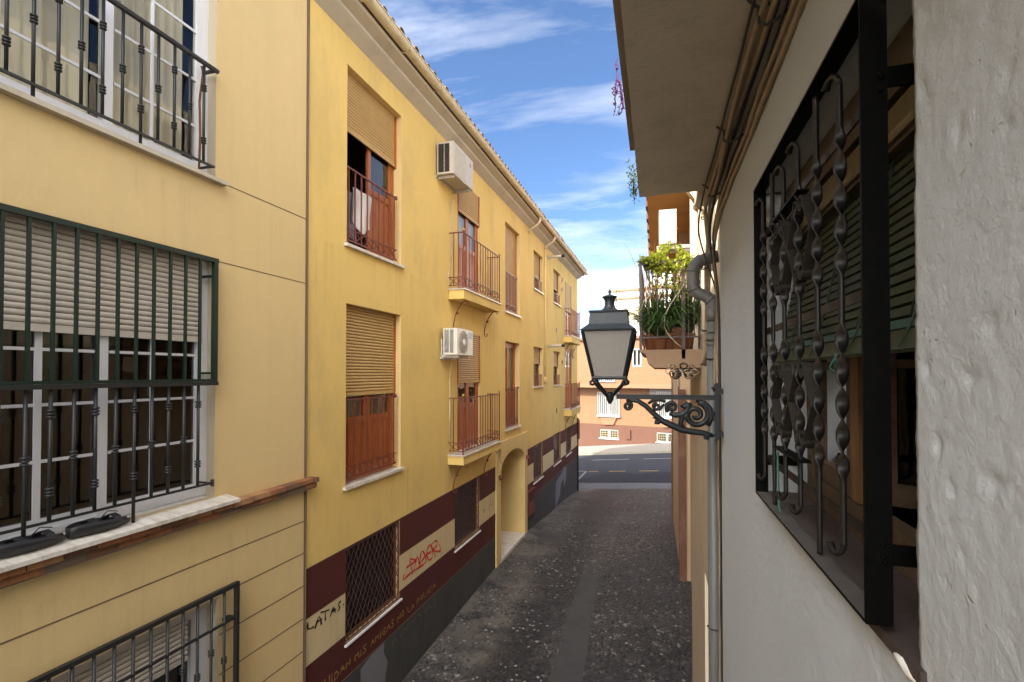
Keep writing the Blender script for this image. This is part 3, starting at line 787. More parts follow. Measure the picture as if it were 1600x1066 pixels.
# --- the two black shoes left on the marble sill
def shoe(s0, s1, label):
    t = thing('black_shoe', FL((s0+s1)/2, .03, 3.44), label, 'shoe', 'black shoes on the marble sill')
    m = MB(FL); n = 16; rings = []
    for k in range(n+1):
        u = k/n; s = lerp(s0, s1, u)
        w = .066*math.sin(PI*min(1, max(0, u*.92+.05)))**.45; hgt = .112*(1-.25*u)*(math.sin(PI*min(.97, u+.06))**.25); lift = .03*abs(u-.5)**2*4*.6
        zb = 3.452 - .17*.08 + lift - .005
        ring = []
        for j in range(9):
            a = PI + PI*j/8
            ring.append(m.vert((s, .055 + w*math.cos(a), zb + hgt + hgt*math.sin(a))))
        for j in range(1, 8):
            a = PI - PI*j/8 * 1.0
            ring.append(m.vert((s, .055 + (w-.009)*math.cos(PI*j/8), zb + hgt - .022*math.sin(PI*j/8))))
        rings.append(ring)
    q = len(rings[0])
    for k in range(n):
        for j in range(q): m.idx([rings[k][j], rings[k][(j+1)%q], rings[k+1][(j+1)%q], rings[k+1][j]], 0, True)
    m.idx(rings[0][::-1]); m.idx(rings[-1]); m.build('sole', M['black_rubber'], t)
    for u in (.25,.62):
        m = MB(FL); s = lerp(s0, s1, u); m.strip([(s,.01,3.49),(s+.02,.02,3.535),(s+.04,.05,3.55),(s+.05,.09,3.53),(s+.05,.105,3.50)], DL, .05, .006)
        if u < .5: m.build('strap', M['black_rubber'], t)
    m.tube([(lerp(s0,s1,.6),.0,3.52),(lerp(s0,s1,.75),-.02,3.56),(lerp(s0,s1,.9),.0,3.545)], .004, 5)
    m.build('strap', M['black_rubber'], t)
shoe(2.62, 3.04, 'black shoe nearer the yellow wall, on the marble sill behind the balusters')
shoe(2.18, 2.60, 'black shoe at the left picture edge, on the marble sill')

# ================================================================ yellow block
S2 = 24.35
blockB = thing('apartment_building', FL(15, -2, -.3), 'yellow three storey apartment block with maroon and cream banded base and ochre roller shutters', 'apartment building')
W = [  # s0,s1,z0,z1,depth
 ('W1u',5.93,7.39,6.33,8.745,.16),('W1l',5.93,7.39,3.115,5.545,.16),
 ('W2u',9.70,10.94,6.28,8.62,.05),('W2l',9.70,10.99,3.04,5.475,.05),
 ('W3u',12.93,14.32,6.265,8.65,.16),('W3l',12.94,14.30,3.13,5.48,.16),
 ('W4u',15.96,17.2,7.36,8.61,.16),('W4l',15.94,17.18,4.20,5.49,.16),
 ('W5u',18.97,20.26,7.32,8.6,.16),('W5l',18.95,20.24,4.19,5.48,.16),
 ('W6u',21.30,22.66,6.22,8.51,.05),('W6l',21.27,22.9,3.16,5.73,.05)]
BW = [(5.94,7.365,1.06,2.288),(9.58,10.98,1.09,2.292),(15.915,17.21,1.14,2.318),(18.957,20.32,1.175,2.33),(21.43,22.69,1.17,2.33)]
holesB = [(a,b,c,d,dp,1.1) for _,a,b,c,d,dp in W] + [(a,b,c,d,.10,.5) for a,b,c,d in BW] + [(12.12,15.055,-1.4,2.87,.0,-1)]
def matB(s, z):
    if z > 2.31: return 0
    far = s > 15.05
    if z < (.60 if not far else .74): return 5
    cz0, cz1 = (1.165,1.725) if not far else (1.225,1.79)
    if cz0 < z < cz1: return 4
    return 3
m = MB(FL)
wall(m, S1, S2, -1.4, 9.12, holesB, matB, cuts_s=(15.05,), cuts_z=(2.31,.60,.74,1.165,1.725,1.225,1.79))
m.face([(S2,0,-1.4),(S2,-9,-1.4),(S2,-9,9.12),(S2,0,9.12)], 0); m.face([(S1,-9,-1.4),(S2,-9,-1.4),(S2,-9,9.12),(S1,-9,9.12)], 0)
m.face([(S1,-9,9.12),(S2,-9,9.12),(S2,0,9.12),(S1,0,9.12)], 0)
m.build('wall', [M['yellow'], M['reveal'], M['room'], M['purple'], M['cream'], M['base']], blockB)
# fine seams between the painted bands
m = MB(FL)
for a, b in ((S1+.02,5.93),(7.37,9.58),(10.985,12.11)):
    for z in (2.31,1.725,1.165): m.box((a,.0004,z-.004),(b,.002,z+.004))
m.box((S1+.02,.0004,.597),(12.11,.003,.606)); m.box((15.07,.0004,.737),(S2,.003,.746))
m.box((5.93,.0004,2.306),(12.11,.002,2.312))
m.build('band_seam', M['groove'], blockB)
# grey repair patches on the plinth
m = MB(FL)
def flat(mb, pts, o): mb.face([(s, o, z) for s, z in pts])
flat(m, [(6.3,-.8),(6.3,.53),(6.55,.585),(6.92,.59),(6.90,.45),(7.02,.25),(6.95,.05),(6.98,-.2),(6.9,-.8)], .003)
m.build('plinth_patch', M['patch'], blockB); m = MB(FL)
flat(m, [(19.3,-.55),(19.25,-.1),(19.35,.45),(19.9,.55),(20.4,.6),(20.9,.78),(21.5,.72),(21.45,.2),(21.0,-.05),(20.9,.3),(20.3,.2),(20.1,-.2),(19.7,-.35)], .003)
m.build('plinth_patch', M['patch'], blockB)
# porch with the elliptical arch
m = MB(FL)
a0, a1, zs, zc = 12.47, 14.75, 2.08, 2.54; sm_ = (a0+a1)/2; hw = (a1-a0)/2
N = 24
arc = [(sm_ - hw*math.cos(PI*k/N), zs + (zc-zs)*math.sin(PI*k/N)) for k in range(N+1)]
oo = .035
m.face([(12.12,oo,-1.2),(a0,oo,-1.2),(a0,oo,zs),(12.12,oo,zs)]); m.face([(a1,oo,-1.2),(15.055,oo,-1.2),(15.055,oo,zs),(a1,oo,zs)])
m.face([(12.12,oo,zs),(a0,oo,zs),arc[1] and (arc[0][0],oo,arc[0][1]),(12.12,oo,2.87)])
top = 2.87
m.face([(12.12,oo,zs),(arc[0][0],oo,zs),(arc[0][0],oo,top),(12.12,oo,top)]) if False else None
for k in range(N):
    m.face([(arc[k][0],oo,arc[k][1]),(arc[k+1][0],oo,arc[k+1][1]),(arc[k+1][0],oo,top),(arc[k][0],oo,top)])
    m.face([(arc[k][0],oo,arc[k][1]),(arc[k][0],-1.25,arc[k][1]),(arc[k+1][0],-1.25,arc[k+1][1]),(arc[k+1][0],oo,arc[k+1][1])], 0, True)
m.face([(a1,oo,zs),(15.055,oo,zs),(15.055,oo,top),(a1,oo,top)])
for s_, d_ in ((12.12,-1),(15.055,1)): m.face([(s_,oo,-1.2),(s_,0,-1.2),(s_,0,top),(s_,oo,top)])
m.face([(12.12,oo,top),(12.12,0,top),(15.055,0,top),(15.055,oo,top)])
m.face([(a0,oo,-1.2),(a0,-1.25,-1.2),(a0,-1.25,zs),(a0,oo,zs)]); m.face([(a1,oo,-1.2),(a1,-1.25,-1.2),(a1,-1.25,zs),(a1,oo,zs)])
m.face([(a0,-1.25,-1.2),(a1,-1.25,-1.2),(a1,-1.25,3),(a0,-1.25,3)])
pz = m.build('porch', M['surround'], blockB)
m = MB(FL); m.box((a0+.001,-1.249,-.6),(a1-.001,.05,-.085)); m.build('marble_step', M['marble'], pz)
m = MB(FL); m.box((12.9,-1.248,-.085),(14.3,-1.20,2.0)); 
for q in (13.0,13.65): m.box((q,-1.2,.1),(q+.55,-1.185,.9)); m.box((q,-1.2,1.05),(q+.55,-1.185,1.9))
m.build('door', M['wood_dark'], pz)
m = MB(FL)
for s_, z_ in ((12.32,2.0),(14.92,2.12)):
    m = MB(FL); m.box((s_-.035,.036,z_-.05),(s_+.035,.085,z_+.06)); m.lathe((s_,.09,z_-.02), [(.02,-.03),(.035,0),(.02,.05)], 8); m.build('porch_lamp', M['maroon_iron'], pz)

# cornice, gutter, roof tiles
S_E = S2+.34
m = MB(FL)
prof = [(0,9.12),(.15,9.235),(.165,9.25),(.165,9.29),(.30,9.345),(.30,9.40),(0,9.40)]
for i in range(len(prof)-1):
    (o0,z0_),(o1,z1_) = prof[i], prof[i+1]
    m.face([(S1,o0,z0_),(S2+o0*1.0,o0,z0_),(S2+o1,o1,z1_),(S1,o1,z1_)])
    m.face([(S2+o0,o0,z0_),(S2+o0,-9,z0_),(S2+o1,-9,z1_),(S2+o1,o1,z1_)])
m.build('cornice', M['cornice'], blockB)
m = MB(FL)
path_r = .072; 
def half_gutter(mb, sa, sb, oc, zc, r, n=8):
    for k in range(n):
        t0, t1 = PI+PI*k/n, PI+PI*(k+1)/n
        mb.face([(sa,oc+r*math.cos(t0),zc+r*math.sin(t0)),(sb,oc+r*math.cos(t0),zc+r*math.sin(t0)),(sb,oc+r*math.cos(t1),zc+r*math.sin(t1)),(sa,oc+r*math.cos(t1),zc+r*math.sin(t1))], 0, True)
    mb.box((sa,oc+r-.002,zc-.006),(sb,oc+r+.010,zc+.008))
half_gutter(m, S1, 15.3, .385, 9.475, .082); half_gutter(m, 15.3, S_E+.05, .385, 9.455, .078)
for s in [S1+.6+1.1*k for k in range(17)]:
    m.strip([(s,.305,9.40),(s,.33,9.385),(s,.385,9.388),(s,.46,9.41),(s,.472,9.49)], DL, .03, .005)
for s_ in (15.25, 17.41):
    m.tube([(s_,.385,9.40),(s_,.385,9.30),(s_,.33,9.20),(s_-.0,.17,9.10),(s_,.06,9.04),(s_,.045,8.95)], .036, 8)
m.build('gutter', M['gutter'], blockB)
m = MB(FL)   # barrel tiles: covers with open ends above the gutter
pitch = .225; n = int((S_E-S1)/pitch)
for k in range(n):
    s = S1 + pitch*(k+.5)
    r = .085
    js = [PI*j/6 for j in range(7)]
    dz = random.uniform(-.006,.006); do = random.uniform(-.012,.012)
    for (o0, z0_, o1, z1_) in ((.44+do,9.50+dz,-1.2,9.98),):
        for a, b in zip(js, js[1:]):
            m.face([(s+r*math.cos(a),o0,z0_+r*math.sin(a)),(s+r*math.cos(a),o1,z1_+r*math.sin(a)),(s+r*math.cos(b),o1,z1_+r*math.sin(b)),(s+r*math.cos(b),o0,z0_+r*math.sin(b))], 0, True)
        for a, b in zip(js, js[1:]):
            q = .070
            m.face([(s+r*math.cos(a),o0,z0_+r*math.sin(a)),(s+r*math.cos(b),o0,z0_+r*math.sin(b)),(s+q*math.cos(b),o0,z0_+q*math.sin(b)),(s+q*math.cos(a),o0,z0_+q*math.sin(a))])
m.face([(S1,.36,9.495),(S_E,.36,9.495),(S_E,-4.5,10.9),(S1,-4.5,10.9)]); m.face([(S1,-9,9.49),(S_E,-9,9.49),(S_E,-4.5,10.9),(S1,-4.5,10.9)])
m.face([(S_E,.36,9.41),(S_E,.36,9.495),(S_E,-4.5,10.9),(S_E,-9,9.49),(S_E,-9,9.41)])
m.build('roof', M['tile'], blockB)

# windows
wd = {n_: (a,b,c,d,dp) for n_,a,b,c,d,dp in W}
def fw(key, shut, **k):
    a,b,c,d,dp = wd[key]; return french(blockB, a, b, c, d, dp, shut, **k)
f = fw('W1u', 7.93, panel=.95, open_left=True); fw('W1l', 4.30, panel=.80, curtain='curtain')
fw('W2u', 7.95, panel=.95, sill=False, curtain='curtain'); fw('W2l', 4.42, panel=.85, sill=False)
fw('W3u', 6.30, panel=.9, shutm='shutter_ochre'); fw('W3l', None, panel=.9, woodm='wood_red', curtain='curtain')
fw('W4u', 7.85, panel=.0, woodm='wood_dark'); fw('W4l', 4.95, panel=.0, woodm='wood_dark'); fw('W5u', 7.9, panel=.0, woodm='wood_dark'); fw('W5l', 4.9, panel=.0, woodm='wood_dark')
fw('W6u', 7.3, panel=.9, sill=False); fw('W6l', None, panel=.9, sill=False, curtain='curtain')

# railings set in the window openings
def cross_band(mb, s0, s1, o, z0, z1, n, T=None):
    for k in range(n):
        a, b = lerp(s0,s1,k/n), lerp(s0,s1,(k+1)/n); mid = (a+b)/2
        mb.tube([(a,o,z0),(mid-.01,o,(z0+z1)/2+.01),(b,o,z1)], .007, 4); mb.tube([(a,o,z1),(mid+.01,o,(z0+z1)/2-.01),(b,o,z0)], .007, 4)
def opening_rail(s0, s1, z0, ztop, nb, bars=True):
    g = MB(FL); o = -.03
    g.box((s0,o-.012,ztop-.022),(s1,o+.012,ztop)); g.box((s0,o-.008,z0+.05),(s1,o+.008,z0+.068)); g.box((s0,o-.008,z0+.205),(s1,o+.008,z0+.22))
    cross_band(g, s0+.03, s1-.03, o, z0+.068, z0+.205, nb//2+2)
    knot(g, s1-.02, o, ztop-.01, .02)
    if not bars:
        for k in range(nb): s = lerp(s0, s1, (k+.5)/nb); g.box((s-.007,o-.007,z0+.068),(s+.007,o+.007,ztop-.02))
    r = g.build('railing', M['maroon_iron'], blockB)
    if bars:
        for k in range(nb):
            s = lerp(s0, s1, (k+.5)/nb); b = MB(FL); b.box((s-.008,o-.008,z0+.068),(s+.008,o+.008,ztop-.022)); b.build('bar', M['maroon_iron'], r)
    return r
opening_rail(5.935, 7.30, 6.35, 7.40, 9); opening_rail(5.935, 7.30, 3.15, 4.27, 9)
opening_rail(12.94, 14.14, 6.28, 7.345, 9); opening_rail(12.95, 14.29, 3.15, 4.23, 9)
for key in ('W4u','W4l','W5u','W5l'):
    a,b,c,d,dp = wd[key]; g = MB(FL); g.box((a,-.03,c+.38),(b,-.01,c+.40))
    for k in range(9): s = lerp(a,b,(k+.5)/9); g.box((s-.006,-.026,c),(s+.006,-.014,c+.38))
    g.build('railing', M['maroon_iron'], blockB)

# projecting balconies
def balcony(s0, s1, z0, z1, ztop, oo=.33, nb=13, brackets=True, ret=.1, pot=False):
    m = MB(FL)
    m.box((s0,.001,z0),(s1,oo,z1-.025), 0); m.box((s0-.02,.001,z1-.024),(s1+.02,oo+.025,z1), 1)
    sl = m.build('balcony', [M['yellow'], M['marble']], blockB)
    g = MB(FL); a, b, e = s0+.03, s1-.03, oo-.025
    za, zb = z1+.075, z1+.235
    for z, h in ((ztop,.022),(za,.014),(zb,.014)):
        g.box((a,0,z-h),(a+.016,e,z)); g.box((b-.016,0,z-h),(b,e,z)); g.box((a-.004,e-.014,z-h+.001),(b+.004,e+.006,z+.001))
    cross_band(g, a, b, e, za, zb-.014, 11); 
    g.tube([(a,.02,za),(a,.15,zb-.03),(a,e,za+.02)], .007, 4); g.tube([(a,.02,zb-.02),(a,.16,za+.02),(a,e,zb-.02)], .007, 4)
    for s in (a, b): g.box((s-.010,e-.014,z1),(s+.012,e+.010,ztop+.01))
    rl = g.build('railing', M['maroon_iron'], blockB)
    for s in (a, b):
        f_ = MB(FL); f_.lathe((s,e,ztop+.03), [(.008,-.03),(.022,-.01),(.030,.012),(.022,.035),(.004,.047)], 10); f_.build('finial', M['brass'], rl)
    def bar_(p, q): rb = MB(FL); rb.box(p, q); rb.build('bar', M['maroon_iron'], rl)
    for k in range(nb): s = lerp(a, b, (k+1)/(nb+1)); bar_((s-.0075,e-.011,za),(s+.0075,e+.004,ztop-.02))
    for o_ in (.10,.20): 
        bar_((a,o_-.008,za),(a+.015,o_+.007,ztop-.02)); bar_((b-.015,o_-.008,za),(b,o_+.007,ztop-.02))
    if brackets:
        for s in (s0+.22, s1-.28):
            k_ = MB(FL)
            k_.tube([(s,.31,z0-.03),(s,.26,z0-.012),(s,.20,z0-.05),(s,.12,z0-.16),(s,.055,z0-.30),(s,.022,z0-.46),(s,.02,z0-.55),(s,.05,z0-.595),(s,.09,z0-.57),(s,.085,z0-.53),(s,.065,z0-.54)], .011, 6)
            k_.tube([(s,.31,z0-.03),(s,.335,z0-.05),(s,.33,z0-.075),(s,.31,z0-.07)], .009, 6)
            k_.lathe((s,.095,z0-.24), [(.01,-.03),(.028,-.015),(.028,.02),(.01,.03)], 8)
            k_.build('bracket', M['maroon_iron'], sl)
    return sl
balcony(9.24, 11.54, 2.85, 3.04, 4.145); balcony(9.24, 11.54, 6.06, 6.262, 7.37)
balcony(20.96, 23.2, 2.88, 3.15, 4.20, nb=14); balcony(20.96, 23.2, 5.92, 6.19, 7.335, nb=14)

# basement windows with diamond lattices
for (a, b, c, d) in BW:
    m = MB(FL); frame_rect(m, a, b, c, d, -.095, -.06, .05)
    f = m.build('basement_window', M['wood_dark'], blockB)
    g = MB(FL); g.face([(a+.04,-.082,c+.04),(b-.04,-.082,c+.04),(b-.04,-.082,d-.04),(a+.04,-.082,d-.04)]); g.build('pane', M['glass_dark'], f)
    g = MB(FL); frame_rect(g, a, b, c, d, -.022, -.004, .018)
    wd_, ht = b-a, d-c; st = .17
    for sgn in (1,-1):
        k = -ht*1.0
        x = a-ht*.62
        while x < b+ht*.62:
            # line s = x +/- .62*(z-c)
            z_lo, z_hi = c, d
            def S_(z): return x + sgn*.62*(z-c) if sgn > 0 else x + .62*(d-z)-0
            pts = []
            nseg = 20; cur = None
            zz_ = [lerp(c,d,q/40) for q in range(41)]; ins = [z for z in zz_ if a+.01 < S_(z) < b-.01]
            if len(ins) > 1: g.strip([(S_(ins[0]),-.012+.004*sgn,ins[0]),(S_(ins[-1]),-.012+.004*sgn,ins[-1])], NL, .005, .009)
            x += st*.68
    g.build('lattice', M['lattice_iron'], f)
    g = MB(FL); g.box((a-.015,-.09,c-.045),(b+.06,.03,c-.02)); g.build('sill', M['white_pipe'], f)

# small vents, wall pipe, conduits
m = MB(FL)
for z in (6.308,3.194): m.box((19.44,.001,z-.09),(19.56,.02,z+.09))
for s_, z_ in ((20.6,8.45),(20.6,8.05),(20.6,5.1)): m.box((s_-.06,.001,z_-.07),(s_+.06,.03,z_+.07))
m.build('vent', M['wood_dark'], blockB)
m = MB(FL); m.tube([(17.41,.045,9.0),(17.41,.045,7.0),(17.41,.04,4.35)], .026, 8); m.tube([(17.41,.04,4.5),(17.41,.04,4.28)], .034, 8)
for z in (8.4,7.2,6.0,4.9): m.tube([(17.41,.045,z),(17.41,.045,z+.03)], .035, 8)
m.build('drain_pipe', M['reveal'], blockB)
m = MB(FL); m.tube([(9.40,.01,8.2),(9.36,.012,7.8),(9.42,.012,7.3),(9.33,.012,6.9),(9.20,.012,6.5),(9.22,.012,6.1)], .005, 5); m.tube([(9.30,.012,8.0),(9.28,.012,6.2)], .005, 5)
m.tube([(9.28,.06,4.85),(9.32,.03,4.72),(9.30,.012,4.6),(9.305,.012,3.9),(9.30,.012,3.3)], .012, 6)
m.build('conduit', M['gutter'], blockB)
# grey tubes standing out of the wall under the eaves
for z, lab in ((8.80,'upper grey tube with dark end cap standing out of the yellow wall under the eaves'),(5.60,'lower grey tube with dark end cap standing out of the yellow wall')):
    t = thing('wall_tube', FL(18.02,0,z), lab, 'pipe', 'grey tubes standing out of the yellow wall')
    m = MB(FL); m.tube([(18.02,.0,z),(18.02,.50,z+.02)], .045, 10); m.box((17.94,0,z-.07),(18.1,.03,z+.07)); m.build('tube', M['cornice'], t)
    m = MB(FL); m.tube([(18.02,.50,z+.02),(18.02,.62,z+.025)], .052, 10); m.build('end_cap', M['gun_iron'], t)

# writing on the walls
def strokes(name, S, o, w, mat, jitter=.0):
    m = MB(FL)
    for k, st in enumerate(S):
        pts = []
        for i in range(len(st)-1):                       # soften the polyline
            pts.append(st[i]); pts.append((lerp(st[i][0],st[i+1][0],.5), lerp(st[i][1],st[i+1][1],.5)))
        pts.append(st[-1]); q = [pts[0]]
        for i in range(1, len(pts)-1): q.append(((pts[i-1][0]+2*pts[i][0]+pts[i+1][0])/4, (pts[i-1][1]+2*pts[i][1]+pts[i+1][1])/4))
        q.append(pts[-1]); oo_ = o + .0004*k
        L_, R_ = [], []
        for i, (s, z) in enumerate(q):
            a = q[max(0,i-1)]; b = q[min(len(q)-1,i+1)]; dx, dz = b[0]-a[0], b[1]-a[1]; l = math.hypot(dx,dz) or 1
            ww = w*(.8+.35*math.sin(i*1.7+k))/2
            L_.append((s-dz/l*ww, z+dx/l*ww)); R_.append((s+dz/l*ww, z-dx/l*ww))
        for i in range(len(q)-1):
            m.face([(L_[i][0],oo_,L_[i][1]),(R_[i][0],oo_,R_[i][1]),(R_[i+1][0],oo_,R_[i+1][1]),(L_[i+1][0],oo_,L_[i+1][1])])
    return m.build(name, mat, blockB)
RED=[[(7.516,1.386),(7.463,1.285),(7.593,1.31),(7.75,1.321),(8.058,1.303),(8.207,1.284)],[(7.592,1.46),(7.726,1.455),(7.912,1.455)],[(7.808,1.284),(7.726,1.465),(7.692,1.58),(7.841,1.502),(7.96,1.444),(7.772,1.449)],[(7.843,1.315),(7.924,1.44),(7.972,1.535),(8.033,1.402),(8.058,1.303)],[(8.058,1.348),(8.081,1.486),(8.13,1.566),(8.232,1.482),(8.296,1.379),(8.31,1.306),(8.207,1.295),(8.058,1.303)],[(8.058,1.348),(8.257,1.427),(8.493,1.418)],[(8.466,1.556),(8.36,1.532),(8.309,1.456),(8.361,1.322),(8.468,1.274),(8.575,1.308),(8.575,1.427),(8.466,1.556)],[(8.309,1.444),(8.521,1.397),(8.713,1.442),(8.784,1.498),(8.713,1.557),(8.574,1.558),(8.493,1.536),(8.575,1.403)],[(8.575,1.463),(8.658,1.316),(8.672,1.263)],[(8.575,1.415),(8.828,1.308),(8.93,1.311),(8.842,1.437)]]
strokes('red_graffiti', RED, .003, .036, M['spray_red'])
LAT=[[(5.203,1.672),(5.187,1.587),(5.311,1.575)],[(5.33,1.543),(5.411,1.697),(5.45,1.534)],[(5.347,1.606),(5.469,1.599)],[(5.43,1.689),(5.604,1.649)],[(5.516,1.675),(5.527,1.548)],[(5.615,1.551),(5.684,1.67),(5.726,1.558)],[(5.634,1.611),(5.736,1.597)],[(5.84,1.661),(5.766,1.641),(5.83,1.576),(5.767,1.558)],[(5.888,1.597),(5.905,1.580)]]
strokes('black_graffiti', LAT, .003, .028, M['spray_black'])
FONT = {'M':[[(0,0),(0,1),(.5,.4),(1,1),(1,0)]],'E':[[(1,1),(0,1),(0,0),(1,0)],[(0,.5),(.8,.5)]],'C':[[(1,.9),(.4,1),(0,.5),(.4,0),(1,.1)]],'U':[[(0,1),(0,.2),(.5,0),(1,.2),(1,1)]],'I':[[(.5,0),(.5,1)]],
 'D':[[(0,0),(0,1),(.7,.85),(1,.5),(.7,.1),(0,0)]],'A':[[(0,0),(.5,1),(1,0)],[(.2,.4),(.8,.4)]],'N':[[(0,0),(0,1),(1,0),(1,1)]],'S':[[(1,.9),(.4,1),(0,.75),(.9,.35),(.7,0),(0,.1)]],'G':[[(1,.9),(.4,1),(0,.5),(.4,0),(1,.1),(1,.45),(.6,.45)]],
 'O':[[(.5,1),(0,.5),(.5,0),(1,.5),(.5,1)]],'L':[[(0,1),(0,0),(.9,0)]],'P':[[(0,0),(0,1),(.9,.85),(.8,.5),(0,.45)]],' ':[]}
def text_strokes(txt, s, z, w, h, gap, dz=0.0):
    out = []; r_ = random.Random(5)
    for ch in txt:
        ww = w*(.3 if ch == 'I' else (.45 if ch == ' ' else 1)); zz2 = z + r_.uniform(-.008,.008); hh = h*r_.uniform(.9,1.1)
        for st in FONT[ch]: out.append([(s+x*ww, zz2+y*hh) for x, y in st])
        s += ww + gap; z += dz
    return out
strokes('amber_graffiti', text_strokes('CUIDAN MIS AMIGAS NO LA POLICIA', 5.40, .715, .088, .10, .036), .003, .023, M['spray_amber'])
strokes('olive_graffiti', [[(7.15,.40),(7.2,.55),(7.3,.42)],[(7.4,.42),(7.5,.56),(7.6,.42),(7.7,.55)],[(7.85,.45),(8.0,.55),(8.1,.45)],[(8.2,.58),(8.25,.4),(8.4,.52),(8.55,.4)],[(8.6,.55),(8.7,.35)]], .003, .02, M['spray_olive'])
strokes('dark_graffiti', [[(11.25,1.4),(11.3,1.5),(11.35,1.38)],[(11.2,1.45),(11.4,1.44)],[(11.6,1.38),(11.7,1.55),(11.8,1.4),(11.95,1.5)],[(11.65,1.62),(11.8,1.58),(11.75,1.45)],[(11.85,1.62),(11.95,1.35)]], .003, .014, M['groove'])

# laundry behind the rail of the open window
def cloth(label, s0, s1, o, zt, zb, mat, seed):
    r_ = random.Random(seed); m = MB(FL); nu, nv = 14, 16
    def P(i, j, k):
        u, v = i/nu, j/nv
        return (lerp(s0,s1,u)+.012*math.sin(v*5+seed), o + k + .022*math.sin(u*9+seed+v*2)*(.3+v) - .01*v, lerp(zt, zb+.06*math.sin(u*7+seed), v))
    for k in (0,-.02):
        for i in range(nu):
            for j in range(nv): m.face([P(i,j,k),P(i+1,j,k),P(i+1,j+1,k),P(i,j+1,k)], 0, True)
    ob = m.build('hanging_cloth', mat); tag(ob, label, 'laundry', 'clothes drying at the open window'); return ob
cloth('white towel hanging behind the maroon rail of the open top floor window', 6.20, 6.66, -.085, 7.20, 6.66, M['towel_white'], 1)
cloth('dark grey garment hanging left of the white towel in the open window', 6.02, 6.30, -.12, 7.12, 6.45, M['towel_grey'], 3)

# air conditioners
def ac_unit(s0, s1, o0, o1, z0, z1, label, body, dark, fan, grp='air conditioners on the yellow wall'):
    t = thing('air_conditioner', FL(s0, 0, z0), label, 'air conditioner', grp)
    m = MB(FL); th = .012
    # shell, its near end partly open to the coil
    m.box((s0,o0,z0),(s1,o1,z0+th)); m.box((s0,o0,z1-th),(s1,o1,z1)); m.box((s1-th,o0,z0+th),(s1,o1,z1-th)); m.box((s0+th,o1-th,z0+th),(s1-th,o1,z1-th))
    m.box((s0,o1-.075,z0+th),(s0+th,o1,z1-th)); m.box((s0,o0,z0+th),(s0+th,o0+.02,z1-th)); m.box((s0+.005,(o0+o1)/2-.03,z0+th),(s0+.012,(o0+o1)/2-.012,z1-th))
    m.box((s0,o0+.02,z0+th),(s0+th,o1-.075,z0+.035)); m.box((s0,o0+.02,z1-.03),(s0+th,o1-.075,z1-th))
    m.box((s0+.62*(s1-s0),o1,z0+.01),(s1-.002,o1+.008,z1-.01))
    m.build('casing', body, t)
    m = MB(FL)
    n = 22
    for k in range(n):
        z = lerp(z0+.045, z1-.04, k/(n-1)); m.box((s0+.002,o0+.022,z-.004),(s0+.010,o1-.078,z+.003))
    m.box((s0+.02,o0+.02,z0+.03),(s0+.03,o1-.076,z1-.03), 1); m.build('side_louvre', [body if fan else dark, dark], t)
    if fan:
        cs, cz, rr = lerp(s0,s1,.36), (z0+z1)/2, (z1-z0)*.43
        m = MB(FL)
        ring = [(cs+rr*math.cos(2*PI*k/28), o1+.006, cz+rr*math.sin(2*PI*k/28)) for k in range(28)]
        m.prism([(p[0],o1+.001,p[2]) for p in ring], (0,.003,0)); m.build('fan_recess', M['cornice'], t)
        m = MB(FL)
        for q in (1,.82,.64,.46,.28):
            m.tube([(cs+rr*q*math.cos(2*PI*k/28), o1+.014, cz+rr*q*math.sin(2*PI*k/28)) for k in range(29)], .0045, 4, cap=False)
        for k in range(10):
            a = 2*PI*k/10; m.tube([(cs+.04*math.cos(a),o1+.015,cz+.04*math.sin(a)),(cs+rr*math.cos(a),o1+.015,cz+rr*math.sin(a))], .004, 4)
        m.build('fan_guard', M['ac_grey'], t)
        m = MB(FL); m.prism([(cs+.06*math.cos(2*PI*k/14),o1+.02,cz+.06*math.sin(2*PI*k/14)) for k in range(14)], (0,.008,0)); m.build('fan_hub', M['ac_white'], t)
        m = MB(FL); m.box((s0+.68*(s1-s0),o1+.0085,z1-.17),(s1-.03,o1+.0105,z1-.04)); m.build('rating_label', paint('pale_blue_label', (.45,.5,.58), .5), t)
    else:
        m = MB(FL)
        for k in range(26):
            s = lerp(s0+.05, s0+.68*(s1-s0), k/25); m.box((s-.004,o1+.001,z0+.03),(s+.004,o1+.007,z1-.03))
        m.build('front_grille', M['ac_grey'], t)
        m = MB(FL); cs, cz = s0+.83*(s1-s0), z1-.14      # small red triangle badge
        m.tube([(cs-.03,o1+.012,cz-.03),(cs,o1+.012,cz+.035),(cs+.03,o1+.012,cz-.03),(cs-.03,o1+.012,cz-.03)], .003, 4); m.build('badge', M['maroon_iron'], t)
    m = MB(FL)
    for s in (s0+.08, s1-.14):
        m.box((s,.002,z0-.05),(s+.035,o1-.02,z0-.003)); m.box((s,.002,z0-.07),(s+.035,.02,z0+.30)); 
    m.box((s0+.02,.002,z0-.08),(s1-.05,.03,z0-.05)) if fan else m.box((s0+.02,.002,z0-.03),(s1-.05,.025,z0-.0))
    m.build('bracket', body, t)
    return t
ac_unit(8.64, 9.62, .04, .36, 8.27, 8.86, 'older grey air conditioner high under the eaves of the yellow wall', M['ac_grey'], M['ac_dark'], False)
ac_unit(8.84, 9.62, .08, .36, 4.965, 5.46, 'white air conditioner with round fan below the upper balcony', M['ac_white'], M['ac_blue'], True)

